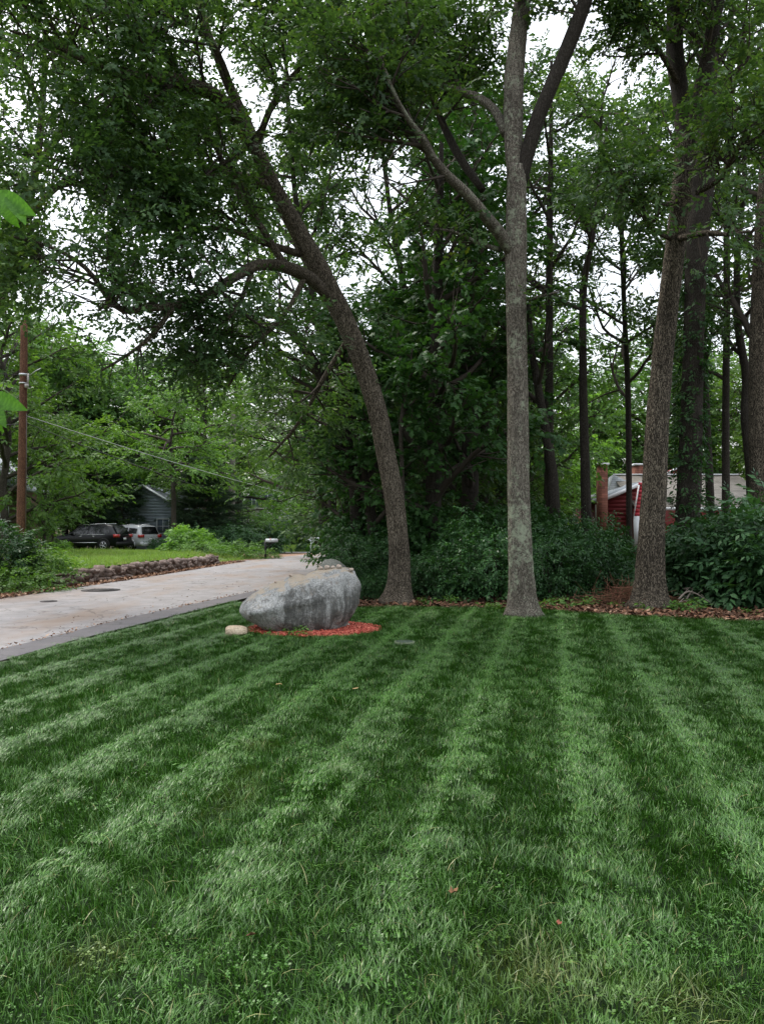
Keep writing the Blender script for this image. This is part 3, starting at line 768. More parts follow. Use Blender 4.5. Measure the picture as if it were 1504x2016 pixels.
class Grow:
    def __init__(self, seed):
        self.rng = np.random.default_rng(seed); self.b = Buf(); self.S = []
    def path(self, p, d, L, r0, r1, wob, lift, step=.35):
        n = max(3, int(L / step)); P = [np.array(p, float)]; d = unit(d)
        for i in range(n):
            d = unit(d + self.rng.normal(0, wob, 3) + np.array([0, 0, lift])); P.append(P[-1] + d * L / n)
        t = np.linspace(0, 1, n + 1)
        return np.array(P), r0 * (1 - t) ** .8 + r1
    def side(self, d, ang, az=None):
        """direction at angle ang from d"""
        d = unit(d); a = unit(np.cross(d, (0.2, 0.3, 1))); b = np.cross(d, a)
        az = self.rng.uniform(0, 2 * PI) if az is None else az
        return d * math.cos(ang) + (a * math.cos(az) + b * math.sin(az)) * math.sin(ang)
    def leafy(self, P, sp=.2, ang=.9, tilt=.35, sc=1.0, start=.15):
        """sprays along a twig path"""
        seg = np.linalg.norm(np.diff(P, axis=0), axis=1); tot = seg.sum()
        n = max(2, int(tot / sp * 1.2)); cum = np.concatenate([[0], np.cumsum(seg)])
        for k in range(n):
            s = tot * (start + (1 - start) * (k + .5) / n)
            i = min(len(seg) - 1, int(np.searchsorted(cum, s) - 1)); f = (s - cum[i]) / (seg[i] + 1e-9)
            p = P[i] + (P[i + 1] - P[i]) * f; d = unit(P[i + 1] - P[i])
            dd = unit(d + self.rng.normal(0, ang * .6, 3)); dd[2] *= .6
            self.S.append((*p, math.atan2(dd[1], dd[0]), -math.asin(max(-1, min(1, dd[2] * .8))) + self.rng.normal(.12, tilt), self.rng.normal(0, .5), sc * self.rng.uniform(.75, 1.2)))
        d = unit(P[-1] - P[-2])
        self.S.append((*P[-1], math.atan2(d[1], d[0]), -math.asin(max(-1, min(1, d[2] * .6))), self.rng.normal(0, .4), sc))
    def ramify(self, P, R, lv, nch, L, ang=(.6, 1.1), start=.3, lift=.03, wob=.13, sc=1., sp=.2, flat=1.0, nsub=5, rmin=.006, twig_sides=3):
        """children of a limb path; lv=levels still to grow"""
        n = len(P); nch = int(round(nch * 1.25))
        for k in range(nch):
            t = start + (1 - start) * (k + self.rng.uniform(.2, .8)) / nch
            i = min(n - 2, int(t * (n - 1))); d = unit(P[i + 1] - P[i])
            cd = self.side(d, self.rng.uniform(*ang)); cd[2] *= flat; cd = unit(cd + (0, 0, .1))
            cl = L * (1 - .45 * t) * self.rng.uniform(.7, 1.25)
            r = min(R[i] * .6, .012 + cl * .011)
            Q, RR = self.path(P[i], cd, cl, r, rmin * .6, wob, lift, .3)
            self.b.tube(Q, RR, twig_sides + (1 if lv > 1 else 0) + (1 if r > .03 else 0), cap=False)
            if lv > 1:
                self.ramify(Q, RR, lv - 1, nsub, L * .5, ang, .2, lift, wob * 1.2, sc, sp, flat, nsub, rmin, twig_sides)
                self.leafy(Q[len(Q) // 2:], sp * 1.2, sc=sc)
            else: self.leafy(Q, sp, sc=sc)
    def finish(self, root, lib, mat, bark, thinned=True, crown_name='crown', keep=None, tone=0.0, gscale=.95, strength=.93):
        base = np.array(root.location)
        if self.b.v: part('branches', self.b, bark, root, world=True)['kind'] = 'stuff'
        if not self.S: return
        S = np.array(self.S); S[:, :3] += self.rng.normal(0, .13, (len(S), 3))
        if thinned: S = S[thin(S[:, :3], self.rng, strength, gscale)]
        if keep is not None: S = S[keep(S)]
        # drop what is far outside the picture and above it, keep enough to shade the ground
        px, py, d = project(S[:, :3])
        out = (px < -260) | (px > 1760) | (py < -300) | (S[:, 1] < 1.0)
        S = S[~out | (self.rng.uniform(0, 1, len(S)) < .45)]
        cl = vnoise(S[:, 0] + S[:, 2] * .7, S[:, 1] + S[:, 2] * .5, .9, 77) * .16 + vnoise(S[:, 0] - S[:, 2], S[:, 1] + S[:, 2], 2.2, 78) * .22 + tone
        me = crown_mesh(crown_name, LIB[lib], S[:, :3] - base, S[:, 3], S[:, 4], S[:, 5], S[:, 6], mat, self.rng, cl)
        TRIS[0] += len(me.loops) - 2 * len(me.polygons)
        o = link(crown_name, me, root); o['kind'] = 'stuff'
        return o

def smooth_path(C, step=.15):
    """Catmull-Rom through control points (x,y,z,r)."""
    C = np.asarray(C, float); P = np.vstack([2 * C[0] - C[1], C, 2 * C[-1] - C[-2]]); out = []
    for i in range(1, len(P) - 2):
        L = np.linalg.norm(P[i + 1, :3] - P[i, :3]); n = max(2, int(L / step))
        for k in range(n):
            t = k / n
            out.append(.5 * ((2 * P[i]) + (-P[i - 1] + P[i + 1]) * t + (2 * P[i - 1] - 5 * P[i] + 4 * P[i + 1] - P[i + 2]) * t * t + (-P[i - 1] + 3 * P[i] - 3 * P[i + 1] + P[i + 2]) * t ** 3))
    out.append(C[-1]); return np.array(out)

def trunk_from_px(ctrl, step=.12):
    """ctrl: (px, py, depth, width in px) -> path with radii, world metres"""
    C = []
    for px, py, Y, w in ctrl:
        p = at(px, py, Y); C.append((*p, w * Y / F_PX / 2))
    return smooth_path(C, step)

def trunk_mesh(path, root, bark, sides=28, flare=0, seed=0, name='trunk', lump=.03, knots=0):
    rng = np.random.default_rng(seed); b = Buf()
    z0 = path[0, 2]; ph = rng.uniform(0, 6.28, 6)
    def wob(i, a):
        h = path[i, 2] - z0
        ridge = np.abs(vnoise(a * len(a) / 7.0 + .6 * vnoise(a * 2, np.full(len(a), h * 3), 1, seed + 3), np.full(len(a), h * 6.0), 1.0, seed + 40)) * (.075 if flare else 0)
        r = .975 + ridge + lump * np.sin(2 * a + ph[0] + h * .8) + lump * .8 * np.sin(3 * a + ph[1] - h * 1.1) + .012 * np.sin(11 * a + 3 * np.sin(h * 2)) + rng.normal(0, .006, len(a))
        if flare: r = r + flare * np.exp(-h / .16) * (.35 + .65 * np.maximum(0, np.cos(2.5 * a + ph[2])) ** 1.5) + .08 * np.exp(-h / .35)
        return r
    b.tube(path[:, :3], path[:, 3], sides, wob=wob)
    return part(name, b, bark, root, True, True)

def limb_px(g, root, ctrl, bark, name='limb', sides=10, **kw):
    p = trunk_from_px(ctrl, .2); b = Buf(); rr = g.rng
    b.tube(p[:, :3], p[:, 3], sides, wob=lambda i, a: 1 + .05 * np.sin(2 * a + i * .3) + rr.normal(0, .02, len(a)))
    part(name, b, bark, root, True, True)
    if kw: g.ramify(p[:, :3], p[:, 3], **kw)
    return p

# ------------------------------------------------------------------ the three big oaks at the edge of the lawn
def root_for(name, label, cat, path, group=None):
    return thing(name, label, cat, path[0, :3], group)

# leaning oak left of centre
pa = trunk_from_px([(782, 1192, 16.1, 64), (785, 1150, 16.1, 48), (785, 1080, 16.1, 41), (776, 985, 16.1, 39), (761, 900, 16.1, 38), (743, 810, 16.1, 37), (715, 720, 16.1, 36), (678, 630, 16.0, 37),
                    (632, 540, 15.9, 40), (590, 460, 15.8, 35), (548, 385, 15.7, 32), (512, 310, 15.6, 28), (484, 240, 15.5, 24), (452, 170, 15.4, 20), (428, 110, 15.3, 17), (405, 50, 15.2, 15), (390, -40, 15.1, 12), (395, -200, 15.0, 7)])
tA = root_for('oak_tree', 'tall oak leaning left over the road, its crown filling the upper left', 'tree', pa)
trunk_mesh(pa, tA, M['bark_a'], 84, .55, 1)
gA = Grow(101)
common = dict(lv=2, nch=9, L=2.3, nsub=6, sp=.17, sc=1.0, wob=.14, lift=.03)
limb_px(gA, tA, [(648, 585, 15.9, 22), (610, 548, 15.5, 25), (560, 525, 15.0, 24), (505, 523, 14.5, 22), (458, 548, 14.0, 20), (400, 585, 13.5, 17), (340, 603, 13.1, 15), (285, 606, 12.8, 14), (245, 612, 12.6, 13), (212, 585, 12.4, 11), (185, 545, 12.3, 10), (150, 512, 12.2, 9), (90, 482, 12.1, 7), (20, 465, 12.0, 3)], M['bark_a'], lv=2, nch=13, L=2.0, nsub=6, sp=.17, flat=.8, start=.3)
limb_px(gA, tA, [(560, 520, 15.2, 14), (510, 440, 15.2, 13), (470, 380, 15.2, 12), (430, 300, 15.3, 10), (400, 230, 15.4, 8)], M['bark_a'], **common)
limb_px(gA, tA, [(590, 500, 15.8, 16), (520, 478, 15.2, 13), (440, 450, 14.6, 11), (350, 452, 14.0, 8), (270, 440, 13.4, 5)], M['bark_a'], lv=2, nch=9, L=1.9, nsub=6, sp=.17, flat=.7)
limb_px(gA, tA, [(500, 290, 15.6, 26), (440, 200, 14.8, 26), (370, 165, 14.2, 27), (310, 152, 13.7, 27), (250, 148, 13.3, 22), (190, 130, 12.9, 15), (110, 90, 12.4, 9), (20, 60, 11.9, 5)], M['bark_a'], **{**common, 'nch': 12})
limb_px(gA, tA, [(540, 370, 15.7, 18), (470, 345, 15.0, 14), (390, 350, 14.3, 12), (290, 330, 13.6, 10), (200, 350, 13.0, 8), (100, 370, 12.4, 6), (10, 360, 11.8, 4)], M['bark_a'], **{**common, 'nch': 12})
limb_px(gA, tA, [(500, 300, 15.6, 14), (540, 200, 15.0, 12), (600, 120, 14.5, 10), (650, 40, 14.0, 8), (690, -60, 13.5, 5)], M['bark_a'], **common)
limb_px(gA, tA, [(470, 215, 15.5, 14), (420, 90, 14.6, 11), (330, 30, 13.8, 9), (220, -20, 13.0, 6)], M['bark_a'], **common)
limb_px(gA, tA, [(345, 600, 13.1, 12), (300, 660, 13.0, 9), (250, 700, 12.9, 6), (200, 730, 12.8, 4)], M['bark_a'], lv=1, nch=8, L=.9, sp=.16, flat=.7)
limb_px(gA, tA, [(500, 523, 14.5, 12), (470, 600, 14.3, 9), (420, 660, 14.0, 7), (380, 720, 13.8, 4)], M['bark_a'], lv=2, nch=8, L=1.5, nsub=5, sp=.18, flat=.6)
limb_px(gA, tA, [(600, 545, 15.4, 12), (560, 620, 15.0, 9), (500, 680, 14.7, 7), (450, 760, 14.4, 4)], M['bark_a'], lv=2, nch=8, L=1.5, nsub=5, sp=.18, flat=.6)
limb_px(gA, tA, [(690, 660, 16.3, 12), (640, 740, 16.6, 9), (590, 830, 16.9, 7), (530, 900, 17.2, 4)], M['bark_a'], lv=2, nch=8, L=1.6, nsub=5, sp=.18, flat=.5)
gA.finish(tA, 'oak', M['leaf_oak'], M['twig'])

# straight oak in the centre with lichen on its bark
pb = trunk_from_px([(1029, 1216, 13.76, 60), (1028, 1170, 13.76, 51), (1024, 1080, 13.76, 45), (1020, 960, 13.78, 43), (1019, 840, 13.8, 42), (1018, 720, 13.8, 40), (1016, 600, 13.8, 39), (1016, 500, 13.8, 41), (1016, 400, 13.85, 37), (1017, 330, 13.9, 36)])
tB = root_for('oak_tree', 'straight oak right of centre with pale lichen patches on its bark', 'tree', pb)
trunk_mesh(pb, tB, M['bark_b'], 84, .45, 2)
gB = Grow(202)
cB = dict(lv=2, nch=8, L=2.2, nsub=6, sp=.19, wob=.14, lift=.03)
limb_px(gB, tB, [(1013, 350, 13.9, 30), (1010, 250, 14.0, 36), (1012, 150, 14.1, 38), (1022, 50, 14.2, 36), (1035, -60, 14.3, 30), (1040, -200, 14.4, 15)], M['bark_b'], sides=16, **{**cB, 'nch': 6, 'start': .55})
limb_px(gB, tB, [(1024, 370, 13.9, 22), (1036, 310, 13.85, 28), (1056, 240, 13.8, 28), (1080, 180, 13.7, 27), (1110, 110, 13.6, 29), (1142, 30, 13.5, 30), (1170, -60, 13.4, 24), (1200, -180, 13.3, 14)], M['bark_dark'], sides=16, **{**cB, 'nch': 6, 'start': .6})  # darker bark than the trunk's: backlit shade put into the colour
limb_px(gB, tB, [(1008, 500, 13.8, 26), (985, 462, 13.6, 25), (955, 425, 13.3, 22), (915, 378, 13.0, 20), (880, 345, 12.8, 18), (848, 305, 12.6, 16), (830, 270, 12.4, 14), (800, 230, 12.2, 11), (770, 170, 12.0, 8), (745, 100, 11.8, 5)], M['bark_b'], sides=12, **{**cB, 'nch': 11, 'start': .45})
limb_px(gB, tB, [(995, 265, 14.0, 18), (972, 215, 14.3, 17), (925, 185, 14.6, 16), (870, 170, 14.9, 13), (845, 172, 15.2, 10), (800, 120, 15.5, 8), (760, 60, 15.8, 5)], M['bark_b'], **{**cB, 'nch': 10})
limb_px(gB, tB, [(950, 375, 15.0, 14), (905, 310, 15.2, 16), (870, 240, 15.4, 13), (840, 160, 15.6, 10), (810, 70, 15.8, 7), (790, -20, 16.0, 4)], M['bark_dark'], **{**cB, 'nch': 10})  # dark bark again stands in for the backlit look
limb_px(gB, tB, [(985, 492, 13.8, 10), (940, 478, 13.6, 8), (890, 455, 13.4, 6), (840, 450, 13.2, 3)], M['bark_b'], lv=1, nch=7, L=.9, sp=.18, flat=.6)
limb_px(gB, tB, [(1040, 590, 13.8, 8), (1065, 583, 13.5, 6), (1100, 575, 13.2, 3)], M['bark_b'], lv=1, nch=4, L=.5, sp=.18, flat=.6)
gB.finish(tB, 'oak', M['leaf_oak'], M['twig'])

# oak at right with a fork high up
pc = trunk_from_px([(1277, 1200, 15.1, 72), (1279, 1150, 15.1, 57), (1281, 1060, 15.1, 48), (1287, 960, 15.1, 45), (1292, 850, 15.1, 43), (1301, 740, 15.1, 41), (1311, 640, 15.1, 40), (1322, 540, 15.1, 39), (1334, 440, 15.1, 38), (1344, 340, 15.1, 37), (1348, 270, 15.1, 35)])
tC = root_for('oak_tree', 'oak with deeply ridged dark bark at right, two leafy weeds by its foot', 'tree', pc)
trunk_mesh(pc, tC, M['bark_c'], 84, .50, 3)
gC = Grow(303)
cC = dict(lv=2, nch=8, L=2.2, nsub=6, sp=.19, wob=.14, lift=.02)
limb_px(gC, tC, [(1346, 290, 15.1, 30), (1340, 200, 15.2, 32), (1328, 110, 15.3, 32), (1326, 20, 15.4, 28), (1320, -100, 15.5, 18)], M['bark_dark'], sides=14, **{**cC, 'nch': 6})  # both upper stems get dark bark, painting in their shade against the sky
limb_px(gC, tC, [(1352, 300, 15.1, 24), (1372, 210, 14.9, 26), (1390, 120, 14.7, 26), (1410, 20, 14.5, 24), (1440, -100, 14.3, 14)], M['bark_dark'], sides=14, **{**cC, 'nch': 7})  # shade of the backlit stem painted by dark bark
limb_px(gC, tC, [(1332, 470, 15.0, 12), (1360, 465, 14.6, 12), (1390, 458, 14.2, 11), (1430, 462, 13.8, 8), (1475, 455, 13.4, 5)], M['bark_c'], lv=1, nch=8, L=1.1, sp=.2, flat=.7)
limb_px(gC, tC, [(1320, 470, 15.0, 10), (1290, 455, 14.7, 9), (1268, 430, 14.4, 8), (1262, 390, 14.1, 7), (1230, 350, 13.8, 5), (1190, 330, 13.5, 3)], M['bark_c'], lv=2, nch=8, L=1.4, nsub=5, sp=.2)
limb_px(gC, tC, [(1330, 400, 15.0, 10), (1295, 400, 14.6, 8), (1240, 380, 14.2, 6), (1200, 395, 13.8, 3)], M['bark_c'], lv=1, nch=7, L=1.1, sp=.2)
limb_px(gC, tC, [(1370, 380, 15.0, 12), (1420, 350, 14.6, 10), (1445, 300, 14.2, 8), (1490, 270, 13.8, 5)], M['bark_c'], **cC)
limb_px(gC, tC, [(1338, 170, 15.2, 12), (1290, 90, 14.6, 10), (1230, 30, 14.2, 7), (1170, 0, 13.8, 4)], M['bark_c'], **{**cC, 'L': 1.3})
gC.finish(tC, 'oak', M['leaf_oak'], M['twig'])

# ------------------------------------------------------------------ other trunks in the wood, each a tree of its own
def wood_tree(name, label, ctrl, bark, seed, lib='oak', mat='leaf_oak', limbs=8, L=2.6, t0=.45, sides=14, thinned=True, sp=.24, group=None, lv=2, nch=7, nsub=5, flat=.9, sc=1.1, step=.25, tone=0., gscale=.95, strength=.93, up=.25, keep=None):
    p = trunk_from_px(ctrl, step); r = root_for(name, label, 'tree', p, group)
    trunk_mesh(p, r, bark, sides, .2, seed)
    g = Grow(seed * 7 + 1)
    n = len(p)
    for k in range(limbs):
        t = t0 + (1 - t0) * (k + g.rng.uniform(.1, .9)) / limbs
        i = min(n - 2, int(t * (n - 1)))
        d = g.side(p[i + 1, :3] - p[i, :3], g.rng.uniform(.7, 1.2), k * 2.4 + g.rng.normal(0, .3))
        d[2] = abs(d[2]) * .6 + up
        l = L * (1.15 - .6 * (t - t0) / (1 - t0)) * g.rng.uniform(.8, 1.2)
        Q, RR = g.path(p[i, :3], d, l, min(p[i, 3] * .55, .02 + .02 * l), .008, .12, .02)
        g.b.tube(Q, RR, 6, cap=False)
        g.ramify(Q, RR, lv - 1 if lv > 1 else 1, nch, l * .5, start=.2, flat=flat, sp=sp, nsub=nsub, sc=sc)
        g.leafy(Q[len(Q) // 2:], sp, sc=sc)
    g.leafy(p[-3:, :3], .2, sc=sc)
    g.finish(r, lib, M[mat], M['twig'] if bark is not M['bark_far'] else M['bark_far'], thinned, tone=tone, gscale=gscale, strength=strength, keep=keep)
    return r, p

tD, pD = wood_tree('oak_tree', 'thick ivy-wrapped oak trunk just behind the right-hand ridged oak', [(1352, 1150, 19, 56), (1353, 1050, 19, 46), (1357, 900, 19, 44), (1364, 700, 19, 40), (1371, 500, 19, 40), (1384, 350, 19, 40), (1396, 200, 19, 34), (1404, 60, 19, 26), (1410, -150, 19, 12)], M['bark_dark'], 11, t0=.62, sides=20, limbs=9, L=3.2, lv=2)
# ivy on that trunk
rng = np.random.default_rng(8)
zz = rng.uniform(1.0, 8.2, 620); ii = np.clip(np.searchsorted(pD[:, 2], zz), 1, len(pD) - 1)
aa = rng.uniform(0, 2 * PI, len(zz)); rr = pD[ii, 3] * rng.uniform(1.0, 1.35, len(zz))
IP = np.stack([pD[ii, 0] + np.cos(aa) * rr, pD[ii, 1] + np.sin(aa) * rr, zz], 1)
me = crown_mesh('ivy', LIB['ivy'], IP - pD[0, :3], aa + rng.normal(0, .4, len(aa)), rng.uniform(-.2, .9, len(aa)), rng.normal(0, .5, len(aa)), rng.uniform(.7, 1.4, len(aa)), M['leaf_maple'], rng)
o = link('ivy', me, tD); o['kind'] = 'stuff'

wood_tree('young_tree', 'slender dark trunk leaning left behind the lichen-covered oak', [(1092, 1080, 21, 24), (1088, 960, 21, 23), (1078, 870, 21, 19), (1062, 780, 21, 16), (1048, 700, 21, 13), (1040, 600, 21, 9)], M['bark_dark'], 12, limbs=5, t0=.6, lib='maple', mat='leaf_maple', L=1.8)
wood_tree('young_tree', 'straight slim trunk with bare lower half right of the lichen-covered oak', [(1080, 1080, 23, 20), (1080, 850, 23, 17), (1081, 700, 23, 15), (1081, 550, 23, 14), (1082, 420, 23, 12), (1084, 280, 23, 9), (1085, 120, 23, 6)], M['bark_dark'], 13, limbs=10, t0=.5, L=2.5)
wood_tree('young_tree', 'slim dark tree forking into a narrow V midway between two big oaks', [(1156, 1090, 22, 22), (1152, 950, 22, 19), (1148, 800, 22, 16), (1147, 650, 22, 15), (1149, 560, 22, 14), (1163, 480, 22, 12), (1175, 400, 22, 10), (1180, 300, 22, 8), (1186, 180, 22, 5)], M['bark_dark'], 14, limbs=10, t0=.52, L=2.6)
wood_tree('young_tree', 'thin dark stem just right of the ivy-wrapped trunk', [(1400, 1060, 23, 17), (1396, 950, 23, 16), (1391, 820, 23, 12), (1386, 700, 23, 10), (1384, 560, 23, 7)], M['bark_dark'], 15, limbs=5, t0=.55, L=1.8)
wood_tree('woodland_tree', 'crooked dark trunk in front of the tan shingle roof at far right', [(1482, 1060, 22, 22), (1477, 930, 22, 20), (1466, 820, 22, 18), (1468, 740, 22, 16), (1452, 640, 22, 14), (1450, 520, 22, 12), (1462, 380, 22, 10), (1470, 200, 22, 6)], M['bark_dark'], 16, limbs=10, t0=.4, L=2.8)
wood_tree('woodland_tree', 'broad brown trunk cut by the right edge of the view', [(1500, 1130, 20, 46), (1497, 950, 20, 42), (1494, 800, 20, 38), (1494, 640, 20, 36), (1500, 480, 20, 32), (1510, 300, 20, 24), (1520, 100, 20, 14)], M['bark_c'], 17, limbs=10, t0=.4, L=3.2, sides=18)
# trees behind the leaning oak
wood_tree('woodland_tree', 'dark trunk leaning left behind the leaning oak, bare at its base', [(706, 1080, 20.5, 30), (700, 960, 20.5, 28), (684, 880, 20.5, 26), (662, 800, 20.5, 25), (632, 740, 20.5, 22), (600, 685, 20.5, 19), (562, 640, 20.5, 14), (520, 600, 20.5, 9)], M['bark_dark'], 18, limbs=9, t0=.45, L=2.4)
wood_tree('woodland_tree', 'narrow dark trunk between the leaning oak and its leaning neighbour', [(690, 1080, 23, 18), (680, 900, 23, 17), (672, 780, 23, 15), (662, 700, 23, 13), (640, 600, 23, 10), (625, 480, 23, 6)], M['bark_dark'], 19, limbs=7, t0=.45, L=2.0)
wood_tree('young_tree', 'pale thin sapling stem close behind the leaning oak, forked near its top', [(793, 1100, 18.5, 10), (792, 950, 18.5, 9), (789, 850, 18.5, 8), (795, 790, 18.5, 7), (806, 740, 18.5, 5), (812, 680, 18.5, 3)], M['bark_far'], 20, limbs=6, t0=.5, L=1.1, lib='maple', mat='leaf_maple', sides=8)
wood_tree('woodland_tree', 'dense dark maple behind the leaning oak reaching low branches to the shrubs', [(850, 1130, 20, 34), (855, 900, 20, 30), (858, 700, 20, 26), (862, 520, 20, 20), (866, 380, 20, 14), (870, 250, 20, 6)], M['bark_dark'], 21, lib='maple', mat='leaf_maple', limbs=22, t0=.12, L=3.2, nch=8, lv=2, sp=.24, sc=1.2, thinned=True)
wood_tree('woodland_tree', 'dark maple with trunk hidden in leaves left of the lichen-covered oak', [(925, 1130, 22, 34), (925, 900, 22, 34), (922, 700, 22, 30), (915, 560, 22, 22), (905, 420, 22, 14), (900, 300, 22, 6)], M['bark_dark'], 22, lib='maple', mat='leaf_maple', limbs=18, t0=.15, L=2.8, nch=8, sp=.26, sc=1.2)
wood_tree('woodland_tree', 'low dark maple over the road bend, its branches hanging behind the boulder', [(745, 1130, 20, 24), (728, 1000, 20, 22), (700, 860, 20.5, 18), (680, 740, 21, 13), (670, 640, 21, 7)], M['bark_dark'], 23, lib='maple', mat='leaf_maple', limbs=17, t0=.10, L=2.4, nch=8, sp=.24, sc=1.15)
wood_tree('woodland_tree', 'dark tree whose drooping boughs cross the view of the grey house', [(640, 1085, 30, 20), (632, 960, 30, 18), (612, 880, 30, 16), (590, 800, 30, 13), (565, 730, 30, 8)], M['bark_dark'], 24, lib='oak', mat='leaf_oak', limbs=13, t0=.3, L=3.0, nch=8, sp=.3, sc=1.3, up=-.02)

# an oak across the road whose trunk stands left of the view
tE_path = trunk_from_px([(-150, 1150, 19.5, 60), (-110, 900, 19.0, 52), (-60, 720, 18.4, 44), (-10, 600, 17.8, 34), (25, 520, 17.3, 26), (45, 440, 17, 20), (70, 340, 16.8, 15), (85, 200, 16.6, 12), (90, 60, 16.5, 8)])
tE = root_for('oak_tree', 'oak at the left edge whose dark stem slants up behind the upper sapling leaves', 'tree', tE_path)
trunk_mesh(tE_path, tE, M['bark_c'], 16, .2, 31)
gE = Grow(505)
for c in ([(40, 450, 17, 14), (100, 380, 16.5, 11), (180, 330, 16, 8), (260, 300, 15.6, 4)], [(70, 330, 16.8, 14), (150, 230, 16.4, 11), (240, 160, 16, 8), (330, 100, 15.6, 4)], [(85, 220, 16.7, 12), (40, 120, 16, 9), (-20, 40, 15.5, 6)],
          [(90, 120, 16.6, 10), (180, 40, 16.2, 8), (260, -30, 15.8, 4)],
          [(-30, 640, 17.9, 10), (-60, 520, 17, 8), (-40, 400, 16.4, 5)]):
    limb_px(gE, tE, c, M['bark_c'], lv=2, nch=9, L=1.9, nsub=6, sp=.19)
gE.finish(tE, 'oak', M['leaf_oak'], M['twig'])

# crowns reaching in at the top from trees whose trunks stand further back
wood_tree('woodland_tree', 'tall oak behind the leaning oak carrying the leaves above its bend', [(655, 1080, 27, 18), (650, 850, 27, 16), (630, 650, 27, 14), (590, 450, 27, 12), (570, 250, 27, 9), (560, 50, 27, 6)], M['bark_dark'], 41, lib='oak_s', limbs=16, t0=.42, L=4.6, nch=9, sp=.3, sc=1.35, mat='leaf_oak')
wood_tree('woodland_tree', 'light-leaved tree seen through the gap above the leaning oak', [(800, 1080, 31, 18), (810, 800, 31, 15), (800, 600, 31, 12), (770, 430, 31, 10), (750, 250, 31, 8), (740, 0, 31, 5)], M['bark_dark'], 42, lib='oak_s', limbs=15, t0=.45, L=4.6, nch=9, sp=.34, sc=1.5, mat='leaf_oak_light')
wood_tree('woodland_tree', 'tall oak further back whose trunk shows between two slim stems', [(1238, 1080, 29, 12), (1236, 800, 29, 11), (1228, 600, 29, 10), (1222, 400, 29, 9), (1225, 200, 29, 9)], M['bark_dark'], 43, lib='oak_s', limbs=19, t0=.32, L=4.2, nch=9, sp=.32, sc=1.4)
wood_tree('woodland_tree', 'leafy oak behind the ivy-wrapped trunk at upper right', [(1428, 1080, 26, 15), (1428, 800, 26, 14), (1430, 600, 26, 13), (1430, 400, 26, 11), (1434, 200, 26, 13), (1440, 0, 26, 8)], M['bark_dark'], 44, lib='oak_s', limbs=18, t0=.30, L=4.0, nch=9, sp=.3, sc=1.35)
wood_tree('woodland_tree', 'dark oak filling the space left of the forked centre oak', [(950, 1080, 27, 28), (948, 800, 27, 26), (942, 600, 27, 22), (940, 420, 27, 18), (935, 250, 27, 13), (930, 50, 27, 8)], M['bark_dark'], 45, lib='oak_s', limbs=18, t0=.42, L=4.2, nch=9, sp=.3, sc=1.35)
#print('near trees tris', TRIS[0])

# ------------------------------------------------------------------ trees across the road and beyond the wood: prototypes and copies
def proto_decid(seed, H, W, lib, mat, bark, nlimb=26, t0=.15, sc=1.3, sp=.5, tier=0.0, tone=0.):
    """crown of boughs built round the origin"""
    r = thing('broadleaf_tree', 'x', 'tree')
    g = Grow(seed); rng = g.rng
    p = [np.array([0, 0, -.3])]
    for k in range(1, 13): p.append(np.array([rng.normal(0, .06) * k / 3, rng.normal(0, .06) * k / 3, H * .92 * k / 12]))
    C = np.array([(*q, .22 * H / 14 * (1 - .85 * i / 12)) for i, q in enumerate(p)])
    P = smooth_path(C, .5)
    trunk_mesh(P, r, bark, 10, .2, seed)
    for k in range(nlimb):
        t = t0 + (1 - t0) * (k + rng.uniform(0, 1)) / nlimb
        i = min(len(P) - 2, int(t * (len(P) - 1)))
        prof = (math.sin(PI * min(1, (t - t0) / (1 - t0) * .85 + .22)) ** .7)
        az = k * 2.4 + rng.normal(0, .4); l = W * prof * rng.uniform(.75, 1.15)
        d = np.array([math.cos(az), math.sin(az), (.15 if tier else .45) + .5 * t * (1 - tier)])
        Q, RR = g.path(P[i, :3], d, l, .02 + .015 * l, .01, .12, -.02 * tier + .01, .5)
        g.b.tube(Q, RR, 5, cap=False)
        for m in range(int(3 + l * 1.8)):
            s = .2 + .8 * rng.uniform(); j = min(len(Q) - 2, int(s * (len(Q) - 1)))
            dd = g.side(Q[j + 1] - Q[j], rng.uniform(.5, 1.3)); dd[2] *= .4 if tier else .8
            q, rr_ = g.path(Q[j], dd, l * .32 * rng.uniform(.6, 1.2), .018, .006, .15, .0, .4)
            g.b.tube(q, rr_, 3, cap=False); g.leafy(q, sp, sc=sc, tilt=.25 if tier else .4)
        g.leafy(Q[len(Q) // 3:], sp, sc=sc)
    part('branches', g.b, bark, r)['kind'] = 'stuff'
    S = np.array(g.S); cl = vnoise(S[:, 0] * 1 + S[:, 2], S[:, 1] + S[:, 2] * .8, 1.1, seed) * .22 + tone
    me = crown_mesh('crown', LIB[lib], S[:, :3], S[:, 3], S[:, 4], S[:, 5], S[:, 6], mat, rng, cl)
    TRIS[0] += len(me.loops) - 2 * len(me.polygons)
    o = link('crown', me, r); o['kind'] = 'stuff'
    return r

